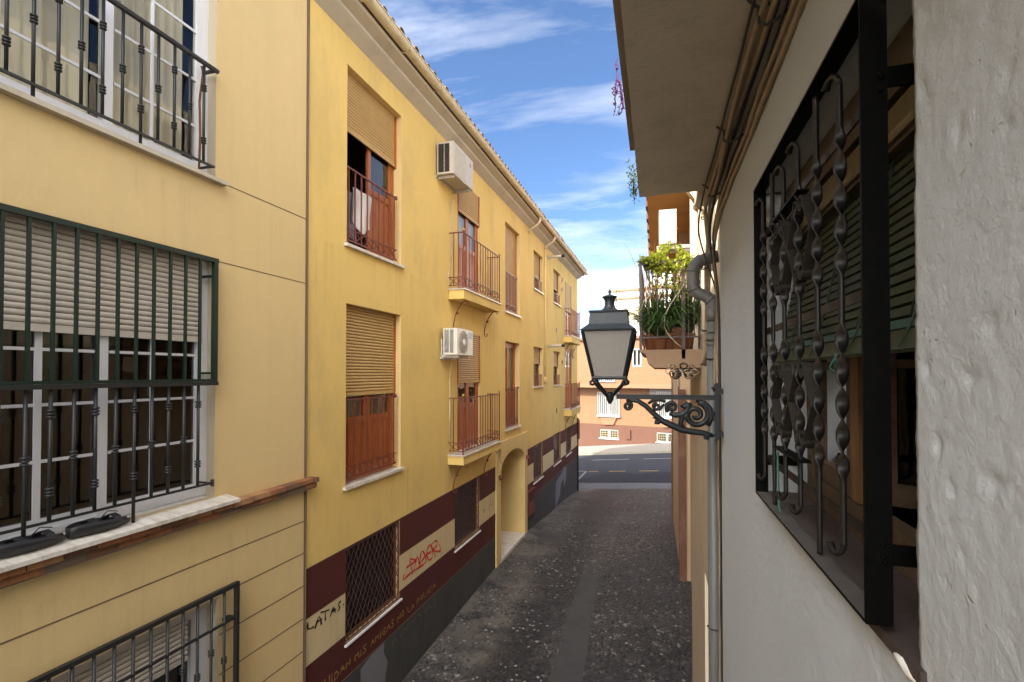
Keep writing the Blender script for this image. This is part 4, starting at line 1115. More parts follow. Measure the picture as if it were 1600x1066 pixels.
# red letter box like cabinet beside the arch and corner pole
t = thing('wall_cabinet', FL(15.1,0,.2), 'small maroon metal cabinet fixed to the wall right of the arched doorway', 'cabinet')
m = MB(FL); m.box((15.09,.002,.28),(15.80,.07,1.02)); m.build('box', M['purple'], t)
m = MB(FL); m.box((15.11,.071,.30),(15.78,.078,.70)); m.box((15.09,.002,1.021),(15.82,.09,1.04)); m.build('door', M['maroon_iron'], t)
t = thing('corner_pole', FL(24.1,.06,-.9), 'thin black pole standing at the far corner of the yellow block', 'pole')
m = MB(FL); m.tube([(24.12,.06,-.95),(24.12,.06,2.5)], .028, 8); m.build('post', M['black_iron'], t)
m = MB(FL); m.lathe((24.12,.06,2.5), [(.04,-.03),(.045,0),(.02,.04)], 8); m.build('cap', M['black_iron'], t)
m = MB(FL); m.box((24.13,.09,1.55),(24.3,.12,2.45)); tag(m.build('wall_board', M['purple']), 'narrow dull maroon board seen edge-on behind the black corner pole', 'board')
# ================================================================ white house, near right
XW = .47
houseC = thing('house', (1.2, 1.5, -.3), 'rough white house at the right edge with a barred window and concrete balcony slab', 'house')
m = MB()
Ys = [-.6 + .05*k for k in range(21)] + [.40+.0075*k for k in range(1,97)] + [1.13] + [1.17+.04*k for k in range(36)] + [2.62] + [2.66+.05*k for k in range(29)] + [4.12]
Ys = sorted(set(round(y,4) for y in Ys))
Zs = sorted(set([round(2.2+.05*k,4) for k in range(27)] + [round(3.55+.01*k,4) for k in range(50)] + [4.05] + [round(4.06+.01*k,4) for k in range(138)] + [5.44] + [round(5.48+.05*k,4) for k in range(10)] + [5.985]))
hy0, hy1, hz0, hz1 = 1.13, 2.62, 4.05, 5.44
def dsp(y, z):
    n_ = noise.noise(Vector((y*26, z*26, 3))); n2_ = noise.noise(Vector((y*60, z*60, 6)))
    g_ = noise.noise(Vector((y*3, z*3, 2)))
    v = noise.noise(Vector((y*9, z*9, 0)))*.0018 + (.0017+.001*g_)*min(.35, n_) + n2_*.0009 + noise.noise(Vector((y*2, z*2, 9)))*.006
    if n_ < -.42 and g_ > -.15: v -= .0035*min(1, (-.42-n_)*8)
    if y > 2.3: v *= .55
    f = min(1, max(0, (4.12-y)/.15)); return v*f
grid = {}
for y in Ys:
    for z in Zs:
        yy, zv = y, z
        if y == hy0 and hz0-.01 <= z <= hz1+.01: yy = y + noise.noise(Vector((z*16, 1, 5)))*.007 + noise.noise(Vector((z*55, 1, 8)))*.003
        if z == hz0 and hy0 <= y <= hy1: zv = z + noise.noise(Vector((y*14, 7, 5)))*.004
        if y == 4.12: yy = y + noise.noise(Vector((z*9, 2, 5)))*.006
        grid[(y,z)] = m.vert((XW - dsp(y,z), yy, zv))
for a, b in zip(Ys, Ys[1:]):
    for c, d in zip(Zs, Zs[1:]):
        if a >= hy0-1e-6 and b <= hy1+1e-6 and c >= hz0-1e-6 and d <= hz1+1e-6: continue
        m.idx([grid[(a,c)], grid[(a,d)], grid[(b,d)], grid[(b,c)]], 0, True)
# reveals
def strip_rev(keys, back):
    pb = None
    for k in keys:
        i0 = grid[k]; p = m.v[i0]; i1 = m.vert((p.x+.012, p.y + back[0]*.006, p.z+back[1]*.006)); i2 = m.vert((XW+.235, p.y+back[0]*.012, p.z+back[1]*.012))
        cur = (i0, i1, i2)
        if pb:
            m.idx([pb[0], cur[0], cur[1], pb[1]], 0, True); m.idx([pb[1], cur[1], cur[2], pb[2]], 0, False)
        pb = cur
zk = [z for z in Zs if hz0 <= z <= hz1]; yk = [y for y in Ys if hy0 <= y <= hy1]
strip_rev([(hy0,z) for z in zk], (-1,0)); strip_rev([(hy1,z) for z in zk], (1,0)); strip_rev([(y,hz1) for y in yk], (0,1)); strip_rev([(y,hz0) for y in yk], (0,-1))
# plain continuation of the wall
X = XW
for (y0,y1,z0,z1) in ((-.6,4.12,-1.3,2.2),(-9,-.6,-1.3,9.8),(-.6,4.12,5.985,9.8)):
    m.face([(X,y0,z0),(X,y0,z1),(X,y1,z1),(X,y1,z0)])
m.face([(X,4.12,-1.3),(X,4.12,9.8),(5,4.12,9.8),(5,4.12,-1.3)], 1)
m.face([(X,-9,9.8),(X,4.12,9.8),(5,4.12,9.8),(5,-9,9.8)]); m.face([(5,-9,-1.3),(5,4.12,-1.3),(5,4.12,9.8),(5,-9,9.8)]); m.face([(X,-9,-1.3),(5,-9,-1.3),(5,-9,9.8),(X,-9,9.8)])
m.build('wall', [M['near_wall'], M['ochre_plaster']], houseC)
# room behind
m = MB()
x0_, x1_ = XW+.24, 2.4
for q in ([(x1_,.6,3.4),(x1_,3.2,3.4),(x1_,3.2,5.9),(x1_,.6,5.9)], [(x0_,.6,3.4),(x1_,.6,3.4),(x1_,.6,5.9),(x0_,.6,5.9)], [(x0_,3.2,3.4),(x1_,3.2,3.4),(x1_,3.2,5.9),(x0_,3.2,5.9)],
          [(x0_,.6,3.4),(x0_,3.2,3.4),(x1_,3.2,3.4),(x1_,.6,3.4)], [(x0_,.6,5.9),(x0_,3.2,5.9),(x1_,3.2,5.9),(x1_,.6,5.9)],
          [(x0_,.6,3.4),(x0_,1.1,3.4),(x0_,1.1,5.9),(x0_,.6,5.9)], [(x0_,2.64,3.4),(x0_,3.2,3.4),(x0_,3.2,5.9),(x0_,2.64,5.9)], [(x0_,1.1,3.4),(x0_,2.64,3.4),(x0_,2.64,4.04),(x0_,1.1,4.04)], [(x0_,1.1,5.45),(x0_,2.64,5.45),(x0_,2.64,5.9),(x0_,1.1,5.9)]):
    m.face(q)
m.build('room', paint('dark_room', (.035,.028,.022), .9), houseC)
# wooden window: three leaves, the middle one open
m = MB(); xf = .665
m.box((xf,1.12,4.062),(xf+.06,2.63,4.15)); m.box((xf,1.12,5.18),(xf+.06,2.63,5.43)); m.box((xf,2.56,4.15),(xf+.06,2.63,5.18)); m.box((xf,1.12,4.15),(xf+.06,1.17,5.18))
m.box((xf-.03,1.12,4.064),(xf,2.62,4.085))
f = m.build('window', M['wood_raw'], houseC)
def leaf(y0, y1, x, lab, mat, ang=0.0, hinge=None, pane='glass', z0=4.155, z1=5.17):
    m = MB(); hy = hinge if hinge is not None else y0; c, s = math.cos(ang), math.sin(ang)
    def Tn(px, py, pz): 
        dy, dx = py-hy, px-x
        return Vector((x + dx*c + dy*s, hy + dy*c - dx*s, pz))
    m.T = Tn; w_ = .062
    m.box((x,y0,z0),(x+.035,y0+w_,z1)); m.box((x,y1-w_,z0),(x+.035,y1,z1)); m.box((x+.001,y0+w_,z0),(x+.034,y1-w_,z0+.075)); m.box((x+.001,y0+w_,z1-.06),(x+.034,y1-w_,z1)); m.box((x+.003,y0+w_,4.62),(x+.03,y1-w_,4.65))
    m.box((x-.004,y0+.004,z0+.003),(x,y0+.016,z1-.003))
    l = m.build('leaf', mat, f, label=lab)
    g = MB(Tn); g.face([(x+.017,y0+w_,z0+.07),(x+.017,y1-w_,z0+.07),(x+.017,y1-w_,z1-.05),(x+.017,y0+w_,z1-.05)])
    g.build('window_pane', M[pane], f)
leaf(2.10, 2.56, xf+.012, 'far leaf of worn wood', M['wood_raw'])
leaf(1.17, 1.45, xf+.012, 'near leaf of honey coloured wood', M['wood_honey'], pane='glass_dim')
leaf(1.50, 2.04, xf+.06, 'middle leaf swung open into the room', M['wood_raw'], ang=R(-62), hinge=2.04, pane='glass_dim')
m = MB(); m.box((xf+.004,2.02,4.155),(xf+.07,2.095,5.17)); m.build('mullion', M['wood_honey'], f); m = MB(); m.box((xf+.004,1.44,4.152),(xf+.07,1.495,5.175), 0); m.build('mullion', M['wood_honey'], f)
m = MB(); 
for k in range(18):
    u0, u1 = 2.16+.02*k, 2.18+.02*k; m.face([(xf+.09+.012*math.sin(k*1.1),u0,4.2),(xf+.09+.012*math.sin((k+1)*1.1),u1,4.2),(xf+.09+.012*math.sin((k+1)*1.1),u1,5.15),(xf+.09+.012*math.sin(k*1.1),u0,5.15)], 0, True)
m.build('blue_sheet', paint('pale_blue_sheet', (.40,.50,.58), .9, .2, 12), f)  # wavy pale blue sheet behind the far leaf's pane
# tile sill
m = MB(); y = 1.10
while y < 2.60:
    e = min(y+.255, 2.61); m.box((XW-.012,y,4.035),(xf,e-.003,4.060+random.uniform(-.001,.001))); y += .255
m.build('sill', M['sill_tile'], f)
m = MB(); lg = []
for i in range(9):
    row = []
    for j in range(12):
        a_ = 2*PI*j/12; rr_ = math.sin(PI*(i+.15)/8.3); y_ = 1.11 + .115*i/8; q_ = 1+.45*noise.noise(Vector((i*.8, math.cos(a_)*1.3, math.sin(a_)*1.3+4)))
        row.append(m.vert((XW-.002-.012*math.cos(a_)*rr_*q_-.004, y_, 4.036+.013*math.sin(a_)*rr_*q_-.004*math.sin(i*.9))))
    lg.append(row)
for i in range(8):
    for j in range(12): m.idx([lg[i][j], lg[i][(j+1)%12], lg[i+1][(j+1)%12], lg[i+1][j]], 0, True)
m.build('mortar_lump', M['white_plaster'], houseC)
# roller blind of wooden slats drooping out over the middle bar
m = MB(); m.box((.60,1.125,5.19),(.70,2.615,5.30)); m.box((.575,1.125,5.30),(.70,2.615,5.435)); m.box((.594,1.125,5.255),(.60,2.615,5.262)); bx = m.build('blind_box', M['blind_box'], houseC)
m = MB(); m.box((.590,1.127,5.205),(.599,2.613,5.29)); m.build('blind_board', wood('yellowed_board', (.085,.06,.025), (4,30,30), .6, .25), bx)
sl = MB(); n = 18
for k in range(n):
    u = k/(n-1); zt = lerp(5.20, 4.70, u); xo = lerp(.635, .548, u**1.3); zt2 = zt - .0235
    dx = lerp(.006,.010,u)
    sl.prism([(xo,1.135,zt),(xo-dx,1.135,zt2+.001),(xo-dx+.008,1.135,zt2-.002),(xo+.008,1.135,zt-.002)], (0,1.475,0), 1 if k > n-3 else 0)
sl.box((.520,1.135,4.650),(.556,2.60,4.662), 1); sl.prism([(.530,1.135,4.70),(.512,1.135,4.655),(.522,1.135,4.652),(.540,1.135,4.70)], (0,1.47,0), 0)
b_ = sl.build('blind', [M['slat_green'], M['slat_teal']], houseC)
m = MB()
gcord = paint('green_cord', (.03,.05,.03), .8)
for yy in (1.30,1.62,1.98,2.35): 
    m = MB(); m.tube([(.632,yy,5.21),(.60,yy+.006,5.0),(.566,yy-.004,4.85),(.537,yy+.003,4.72),(.508,yy,4.66)], .0028, 5)
    m.tube([(.645,yy+.03,5.21),(.60,yy+.05,4.95),(.545,yy+.035,4.73)], .002, 4); m.build('blind_cord', gcord, b_)
m = MB(); m.tube([(.51,1.70,4.66),(.50,1.73,4.62),(.495,1.66,4.60),(.47,1.58,4.64)], .0035, 5); m.tube([(.452,2.19,4.30),(.45,2.18,4.2),(.447,2.15,4.10),(.445,2.10,4.068),(.445,1.98,4.066)], .004, 5)
m.build('green_string', paint('teal_string', (.03,.11,.085), .7), b_)

# --- the wrought iron grille
gx0, gx1 = .420, .470
g = MB()
fy0, fy1, fz0, fz1 = 1.238, 2.470, 4.078, 5.415
g.box((gx0,fy0,fz0),(gx1,fy0+.008,fz1)); g.box((gx0,fy1-.008,fz0),(gx1,fy1,fz1)); g.box((gx0,fy0+.008,fz0),(gx1,fy1-.008,fz0+.007)); g.box((gx0+.001,fy0+.009,fz0+.0071),(gx1-.001,fy1-.009,fz0+.0082), 1); g.box((gx0,fy0+.008,fz1-.008),(gx1,fy1-.008,fz1))
gr = g.build('window_grille', [M['black_iron'], stucco('dusty_iron', (.075,.066,.058), .3, 14, 80, .4, stain=.5, stain_col=(.12,.105,.092))], houseC)
g = MB()
for z, h_ in ((4.235,.013), (4.785,.013), (5.215,.013)):
    g = MB(); g.box((.4635,fy0+.0085,z-h_),(.4695,fy1-.0085 if h_ < .01 else (2.60 if 4.5 < z < 5 else fy1-.0085),z+h_)); g.build('cross_bar', M['gun_iron'], gr)
for z in (4.225, 5.225):
    g = MB(); g.box((.4705,fy0,z-.021),(.60,fy0+.008,z+.021)); g.box((.592,1.09,z-.0209),(.5999,fy0,z+.0209)); g.build('bracket', M['black_iron'], gr)
    g = MB(); g.box((.4705,fy1-.008,z-.021),(.60,fy1,z+.021)); g.box((.592,fy1,z-.0209),(.5999,2.66,z+.0209)); g.build('bracket', M['black_iron'], gr)
for z in (4.235,5.215):
    g = MB()
    for k in range(7): g.lathe((.455+random.uniform(-.004,.004), fy0+random.uniform(-.006,.02), z+random.uniform(-.025,.025)), [(.002,-.005),(.006,0),(.002,.005)], 6)
    g.build('weld', M['black_iron'], gr)
def twisted(y, kind):
    b = MB(); x = .445; bw, bt = .0150, .0028; segs = []
    def sec(z, a, hw=bw, ht=bt, yc=y, xc=x):
        c, s = math.cos(a), math.sin(a); r = []
        for (p, q) in ((-1,-.75),(-.6,-1),(.6,-1),(1,-.75),(1,.75),(.6,1),(-.6,1),(-1,.75)):
            u, v = p*hw, q*ht; r.append(b.vert((xc+u*s+v*c, yc+u*c-v*s, z)))
        return r
    tw = [(4.335,4.735),(4.845,5.215)]; lo, hi = (4.092, 5.40) if kind == 's' else (4.175, 5.335)
    rings = []; z = lo; dz = .0075; ang = 0; P2 = .080
    a_at = lambda z: (PI*((min(max(z,4.335),4.735)-4.335) + (min(max(z,4.845),5.215)-4.845))/P2*1.0)
    while z <= hi+1e-6:
        inside = any(a <= z <= c for a, c in tw)
        e = 0
        for a, c in tw:
            if a <= z <= c: e = min(1, (z-a)/.03, (c-z)/.03)
        hw = lerp(.0065, bw, e); ht = lerp(.0065, bt, e)
        rings.append(sec(z, a_at(z)+.6, hw, ht)); z += dz
    for p, q in zip(rings, rings[1:]):
        for j in range(8): b.idx([p[j], p[(j+1)%8], q[(j+1)%8], q[j]], 0, True)
    b.idx(rings[0][::-1]); b.idx(rings[-1])
    if kind == 'h':
        b.tube([(x,y,4.20),(x,y,4.172),(x-.004,y+.006,4.158),(x-.008,y+.022,4.148),(x-.012,y+.042,4.150),(x-.014,y+.056,4.163)], [.0065,.0068,.007,.0075,.009,.011], 8)
        b.tube([(x,y,5.31),(x,y,5.335),(x-.004,y+.007,5.350),(x-.008,y+.024,5.360),(x-.012,y+.044,5.356),(x-.014,y+.056,5.342)], [.0065,.0068,.007,.0075,.009,.011], 8)
    b.build('twisted_bar', M['gun_iron'], gr)
for y, k in ((2.397,'h'),(2.215,'s'),(2.032,'h'),(1.838,'h'),(1.641,'s'),(1.447,'h')): twisted(y, k)
def curl(b, y, z, sgn_y, sgn_z):
    pts = []
    for k in range(17):
        a = k/16*PI*1.75; r = .027*(1-.30*k/16)
        pts.append((.447, y + sgn_y*(r*(1-math.cos(a))), z + sgn_z*(r*math.sin(a))))
    return pts
for zc in (5.025, 4.505):
    for (yc, sg) in ((1.745,-1),(1.855,1),(2.015,-1),(2.120,1)):
        b = MB(); h = .105
        ytop = yc; yv = yc + sg*.077
        for sz in (1,-1):
            cp = curl(b, ytop, zc+sz*h, -sg, sz)
            pts = [(.447, yv, zc)] + [(.447, ytop, zc+sz*h)] + cp[1:]
            b.strip(pts, (1,0,0), .031, .0045)
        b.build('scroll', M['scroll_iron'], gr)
    b = MB(); b.box((.430,1.80,zc-.185 if zc < 4.7 else zc+.155),(.468,2.16,zc-.178 if zc < 4.7 else zc+.162)); b.build('scroll_tie', M['black_iron'], gr)

# --- concrete balcony slab overhead
m = MB()
zb = 5.986
ny = 60; nxs = 10
# underside as a slightly uneven sheet, chipped along its outer edge
gridv = []
for j in range(ny+1):
    row = []
    for i in range(nxs+1):
        y = lerp(-3.0, 4.10, j/ny); x = lerp(-.121, .475, i/nxs)
        if i == 0: x += noise.noise(Vector((y*11, 0, 2)))*.006
        if j == ny: y += noise.noise(Vector((x*22, 0, 2)))*.008
        row.append(m.vert((x, y - i*.0, zb + noise.noise(Vector((x*5, y*5, 0)))*.006)))
    gridv.append(row)
for j in range(ny):
    for i in range(nxs): m.idx([gridv[j][i], gridv[j][i+1], gridv[j+1][i+1], gridv[j+1][i]], 0, True)
for j in range(ny):
    a, b = m.v[gridv[j][0]], m.v[gridv[j+1][0]]; m.face([(a.x,a.y,a.z),(b.x,b.y,b.z),(b.x,b.y,6.13),(a.x,a.y,6.13)], 1)
for i in range(nxs):
    a, b = m.v[gridv[ny][i]], m.v[gridv[ny][i+1]]; m.face([(a.x,a.y,a.z),(b.x,b.y,b.z),(b.x,b.y,6.13),(a.x,a.y,6.13)], 1)
m.face([(-.125,-3,6.131),(-.125,4.1,6.131),(.475,4.1,6.131),(.475,-3,6.131)], 1)
m.box((.312,4.09,5.982),(.475,4.46,6.13), 0)
slab = m.build('balcony', [M['slab_concrete'], M['cornice']], houseC)
m = MB(); m.box((-.165,-3,6.133),(-.128,3.58,6.19)); m.box((-.165,-3,6.191),(.46,3.58,6.22)); m.build('floor_edging', paint('brown_edging', (.16,.11,.075), .6, .3, 12), slab)
m = MB()
for k in range(30): y = -2.9+.22*k; m.tube([(-.15,y,6.235),(-.15,y,7.15)], .008, 6)
m.tube([(-.15,-3,7.15),(-.15,3.55,7.15)], .018, 8); m.tube([(-.15,3.55,6.235),(-.15,3.55,7.15)], .014, 8); m.build('railing', M['black_iron'], slab)

# ================================================================ wall lantern
LT = lambda x, y, z: Vector((x*.9685+(.010 if x > .46 else 0), y, 4.6+(z-4.6)*.9685))
lamp = thing('street_lamp', (.44, 4.0, 4.3), 'dark wrought iron wall lantern with four frosted panes on a scrolled arm', 'street lamp')
YL, XL = 4.0, -.353
m = MB(LT)
m.box((.425,YL-.022,4.105),(.455,YL+.022,4.515)); m.box((.455,YL-.018,4.13),(.475,YL+.018,4.17)); m.box((.455,YL-.018,4.45),(.475,YL+.018,4.49))
m.tube([(.44,YL,4.515),(.43,YL,4.53)], [.022,.010], 8)
for z in (4.48,4.14): m.tube([(.41,YL-.01,z),(.43,YL-.01,z)], .010, 6)
m.tube([(.40,YL-.028,4.50),(.425,YL-.02,4.49)], .008, 6)
m.build('wall_plate', M['lamp_black'], lamp)
m = MB(LT); m.box((-.30,YL-.016,4.405),(.426,YL+.016,4.437)); m.box((-.30,YL-.020,4.434),(.428,YL+.020,4.442)); m.box((.37,YL-.014,4.25),(.426,YL+.014,4.29)); m.build('arm', M['lamp_black'], lamp)
def spiral(cx, cz, r0, r1, a0, turns, n=26):
    return [(cx + lerp(r0,r1,k/n)*math.cos(a0+turns*2*PI*k/n), YL, cz + lerp(r0,r1,k/n)*math.sin(a0+turns*2*PI*k/n)) for k in range(n+1)]
m = MB(LT)
def tp(n, a, b): return [lerp(a,b,k/(n-1)) for k in range(n)]
tube0 = m.tube
def fat(path, r, n=8, **k): return tube0(path, [q*1.36 for q in r] if isinstance(r, list) else r*1.36, n, **k)
m.tube = fat
# long raking scroll: curl under the lantern end, then down to the foot of the plate
p = spiral(-.215, 4.352, .007, .034, -1.2, 1.35)
m.tube(p, tp(len(p), .011, .009), 7)
end = [(-.19,YL,4.398),(-.14,YL,4.392),(-.08,YL,4.355),(-.03,YL,4.305),(.02,YL,4.262),(.055,YL,4.235),(.12,YL,4.205),(.19,YL,4.175),(.26,YL,4.163),(.32,YL,4.158),(.365,YL,4.15),(.41,YL,4.135)]
m.tube([(-.226,YL,4.388)] + end, [.010,.012,.013,.014,.014,.015,.017,.018,.018,.017,.016,.014,.011], 8)
# leaf knob half way
m.tube([(.045,YL,4.25),(.01,YL,4.225),(-.002,YL,4.222),(.0,YL,4.240),(.015,YL,4.243)], [.012,.013,.012,.010,.006], 7)
m.tube([(-.03,YL,4.262),(.0,YL,4.26)], [.003,.008], 6)
# the large scroll by the plate
p = spiral(.290, 4.290, .012, .098, 3.6, 1.65, 40)
m.tube(p, tp(len(p), .013, .015), 8)
m.tube([(.375,YL,4.21),(.40,YL,4.27),(.392,YL,4.34),(.35,YL,4.385),(.29,YL,4.398)], [.013,.015,.014,.013,.010], 8)
# middle S with its two eyes
p = spiral(.115, 4.348, .007, .044, 1.0, 1.5, 30); m.tube(p, tp(len(p), .009, .011), 7)
p = spiral(.005, 4.350, .006, .032, -2.5, -1.35, 26); m.tube(p, tp(len(p), .008, .009), 7)
m.tube([(.10,YL,4.30),(.14,YL,4.285),(.19,YL,4.29),(.225,YL,4.32),(.24,YL,4.36),(.21,YL,4.385)], [.012,.015,.017,.018,.015,.010], 8)
m.tube([(.225,YL,4.33),(.19,YL,4.27),(.18,YL,4.22),(.20,YL,4.185)], [.014,.014,.012,.010], 8)
m.tube([(.18,YL,4.36),(.215,YL,4.35),(.26,YL,4.375)], [.008,.018,.010], 7); m.tube([(.23,YL,4.31),(.215,YL,4.27),(.25,YL,4.235)], [.016,.018,.008], 7)
m.tube([(-.06,YL,4.37),(-.02,YL,4.40),(.04,YL,4.40),(.07,YL,4.385)], [.007,.010,.010,.007], 6); m.tube([(-.02,YL,4.32),(.03,YL,4.33),(.06,YL,4.37)], [.007,.009,.007], 6)
m.tube([(.35,YL,4.155),(.375,YL,4.135),(.372,YL,4.115),(.355,YL,4.118),(.352,YL,4.135)], [.014,.014,.012,.010,.007], 7); m.tube([(.37,YL,4.15),(.41,YL,4.13),(.42,YL,4.15)], [.008,.006,.005], 6)
m.tube([(.40,YL,4.30),(.425,YL,4.30)], .014, 6)
m.build('scrollwork', M['lamp_black'], lamp)
# lantern body, square in plan
def sq(mb, cx, cy, prof, mi=0, caps=True):
    rings = []
    for (h, z) in prof: rings.append([mb.vert((cx+a*h, cy+b*h, z)) for a, b in ((-1,-1),(1,-1),(1,1),(-1,1))])
    for p, q in zip(rings, rings[1:]):
        for j in range(4): mb.idx([p[j], p[(j+1)%4], q[(j+1)%4], q[j]], mi)
    if caps: mb.idx(rings[0][::-1], mi); mb.idx(rings[-1], mi)
m = MB(LT)
sq(m, XL, YL, [(.204,4.936),(.207,4.945),(.196,4.952),(.150,4.990),(.140,5.078)]); sq(m, XL, YL, [(.147,5.0785),(.150,5.090),(.142,5.096)]) 
m.lathe((XL,YL,0), [(.098,5.096),(.072,5.108),(.047,5.128),(.038,5.155),(.040,5.185),(.050,5.205),(.060,5.212),(.060,5.218),(.04,5.226),(.012,5.234),(.008,5.242),(.012,5.252),(.012,5.262),(.006,5.274),(.002,5.278)], 20)
m.build('hood', M['lamp_iron'], lamp)
m = MB(LT)
def edge_bar(p, q, w): 
    m.tube([p, q], w, 4, sm=False)
T_, B_ = (.192, 4.934), (.118, 4.578)
for a, b in ((-1,-1),(1,-1),(1,1),(-1,1)):
    edge_bar((XL+a*T_[0], YL+b*T_[0], T_[1]), (XL+a*B_[0], YL+b*B_[0], B_[1]), .013)
sq(m, XL, YL, [(.128,4.558),(.131,4.572),(.128,4.586)])
body = m.build('cage', M['lamp_black'], lamp)
m = MB(LT)
tt, bb = (.186,4.93), (.114,4.588)
for (a, b, c, d) in ((-1,-1,1,-1),(1,-1,1,1),(1,1,-1,1),(-1,1,-1,-1)):
    m = MB(LT); m.face([(XL+a*tt[0],YL+b*tt[0],tt[1]),(XL+c*tt[0],YL+d*tt[0],tt[1]),(XL+c*bb[0],YL+d*bb[0],bb[1]),(XL+a*bb[0],YL+b*bb[0],bb[1])]); m.build('glass_pane', M['frost'], lamp)
m = MB(LT)
for a, b in ((-1,-1),(1,-1),(1,1),(-1,1)):
    P_ = lambda r, z: (XL+a*r, YL+b*r, z)
    m.tube([P_(.122,4.562),P_(.10,4.52),P_(.055,4.47),P_(.022,4.43),P_(.012,4.41)], [.010,.011,.012,.012,.010], 7)
    m.tube([P_(.105,4.545),P_(.125,4.552),P_(.138,4.540),P_(.135,4.522),P_(.118,4.518),P_(.112,4.53)], [.009,.010,.010,.009,.008,.005], 7)
m.lathe((XL,YL,0), [(.004,4.362),(.012,4.372),(.022,4.386),(.028,4.40),(.030,4.425),(.036,4.44),(.030,4.452),(.016,4.46)], 12)
m.build('scroll_leg', M['lamp_black'], lamp)
m = MB(LT); m.lathe((XL,YL,4.60), [(.02,0),(.03,.06),(.045,.15),(.03,.2),(.02,.21)], 12); m.build('lamp_bulb', M['ac_white'], lamp)

# ================================================================ pipes and cables on the right
dp = thing('downpipe', (.437, 4.36, -.3), 'grey plastic downpipe with a swan neck beside the lantern', 'downpipe')
px_, py_ = .437, 4.36
m = MB(); m.tube([(px_,py_,-.4),(px_,py_,5.06)], .046, 20); m.build('pipe', M['pvc_pipe'], dp)
for z0, z1 in ((5.02,5.12),(4.83,4.845),(4.93,4.945)): m = MB(); m.tube([(px_,py_,z0),(px_,py_,z1)], .050, 20); m.build('collar', M['pvc_pipe'], dp)
m = MB(); pth = [(px_,py_,5.05),(px_,py_,5.15),(px_-.012,py_,5.19),(px_-.05,py_,5.225),(px_-.10,py_,5.245),(px_-.135,py_,5.275),(px_-.148,py_,5.32),(px_-.148,py_,5.42),(px_-.138,py_,5.465),(px_-.105,py_,5.505),(px_-.05,py_,5.525),(px_+.04,py_,5.54)]
m.tube(pth, .049, 20)
for k in (2, 5, 7, 9): m.tube([pth[k], tuple(Vector(pth[k]).lerp(Vector(pth[k+1]), .35))], .053, 20)
m.build('swan_neck', M['pvc_dark'], dp)
for z in (4.87,4.72,2.6,1.0):
    m = MB(); m.tube([(px_+.06,py_-.03,z),(px_+.03,py_-.052,z),(px_-.03,py_-.045,z),(px_-.053,py_,z+.004),(px_-.02,py_+.05,z)], .006, 5); m.build('wire_tie', M['cable_black'], dp)

cb_ = thing('cable_bundle', (.42, 4.2, 4.8), 'sagging bundle of beige and black cables under the balcony slab and down behind the downpipe', 'cables')
def wav(base, amp, seed, n=60, r=.01, mat='cable_beige', name='cable'):
    """one cable following a list of control points"""
    m = MB(); pts = []
    for i in range(len(base)-1):
        a, b = Vector(base[i]), Vector(base[i+1]); k = max(2, int((b-a).length/.06))
        for q in range(k): pts.append(a.lerp(b, q/k))
    pts.append(Vector(base[-1]))
    for _ in range(3): pts = [pts[0]] + [(pts[i-1]+2*pts[i]+pts[i+1])/4 for i in range(1,len(pts)-1)] + [pts[-1]]
    out = []
    for i, p in enumerate(pts):
        out.append((p.x + amp*noise.noise(Vector((i*.13, seed, 0))), p.y, p.z + amp*noise.noise(Vector((i*.13, seed, 5)))))
    m.tube(out, r, 8); return m.build(name, M[mat], cb_)
rnd = random.Random(11)
for k in range(5):      # the twisted trunk cables
    a0 = rnd.uniform(0, 6.28)
    base = []
    for i in range(46):
        y = lerp(-2.5, 4.28, i/45); a = a0 + y*1.5; sag = .012*math.sin(y*3.0)
        base.append((.395+.018*math.cos(a), y, 5.925+.016*math.sin(a)+sag))
    for i, z in enumerate((5.86,5.78,5.68,5.55,5.42,5.25,5.05,4.9,4.78)):
        a = a0 + 6.7 + i*.8; base.append((lerp(.40,.405,i/8)+.016*math.cos(a), 4.34+.012*math.sin(a)+.01*i, z))
    base += [(.395+.01*k,4.48,4.72),(.36+.01*k,4.52,4.68)]
    wav(base, .008, k, r=.0125)
for k, (x, z, r, mt) in enumerate(((.448,5.905,.007,'cable_black'),(.456,5.88,.006,'cable_black'),(.452,5.858,.011,'cable_beige'),(.43,5.955,.010,'cable_black'),(.459,5.80,.013,'cable_beige'),(.350,5.965,.006,'cable_black'))):
    base = [(x, -2.5, z), (x, 0, z+.004), (x, 2, z-.005), (x+.004, 3.2, z), (x, 3.98, z-.005), (x-.004*k, 4.10, z-.09), (x-.03, 4.18+.02*k, z-.25), (.466, 4.19+.015*k, 5.2), (.47-.006*k, 4.20+.02*k, 4.7), (.472, 4.22+.015*k, 3.6), (.475, 4.22+.015*k, 1.0)]
    wav(base, .010, 20+k, r=r, mat=mt)
for y in (1.05, 2.05, 3.05, 3.95):
    m = MB(); m.tube([(.33,y-.03,5.972),(.37,y,5.955),(.372,y+.004,5.90),(.40,y,5.888),(.43,y-.004,5.90),(.468,y-.03,5.915)], .006, 6)
    m.tube([(.37,y,5.955),(.41,y,5.965),(.43,y,5.93)], .006, 6); m.build('tie', M['cable_black'], cb_)
for z in (5.86,5.45,5.2,4.95):
    m = MB(); m.tube([(.38+.024*math.cos(a_*.9),4.37+.03*math.sin(a_*.9),z+.006*math.sin(a_*2)) for a_ in range(8)], .005, 5); m.build('tie', M['cable_black'], cb_)
m = MB(); rnd = random.Random(4)   # knot of loose ends under the plant balcony
for k in range(16):
    c_ = Vector((rnd.uniform(.12,.42), rnd.uniform(5.0,5.9), rnd.uniform(4.58,4.68))); pts = []
    for i in range(9): a = i*.8+k; pts.append((c_.x+.045*math.cos(a)*rnd.uniform(.5,1), c_.y+.05*math.sin(a*.7), c_.z+.03*math.sin(a)))
    m.tube(pts, rnd.uniform(.004,.009), 5, mi=k % 2)
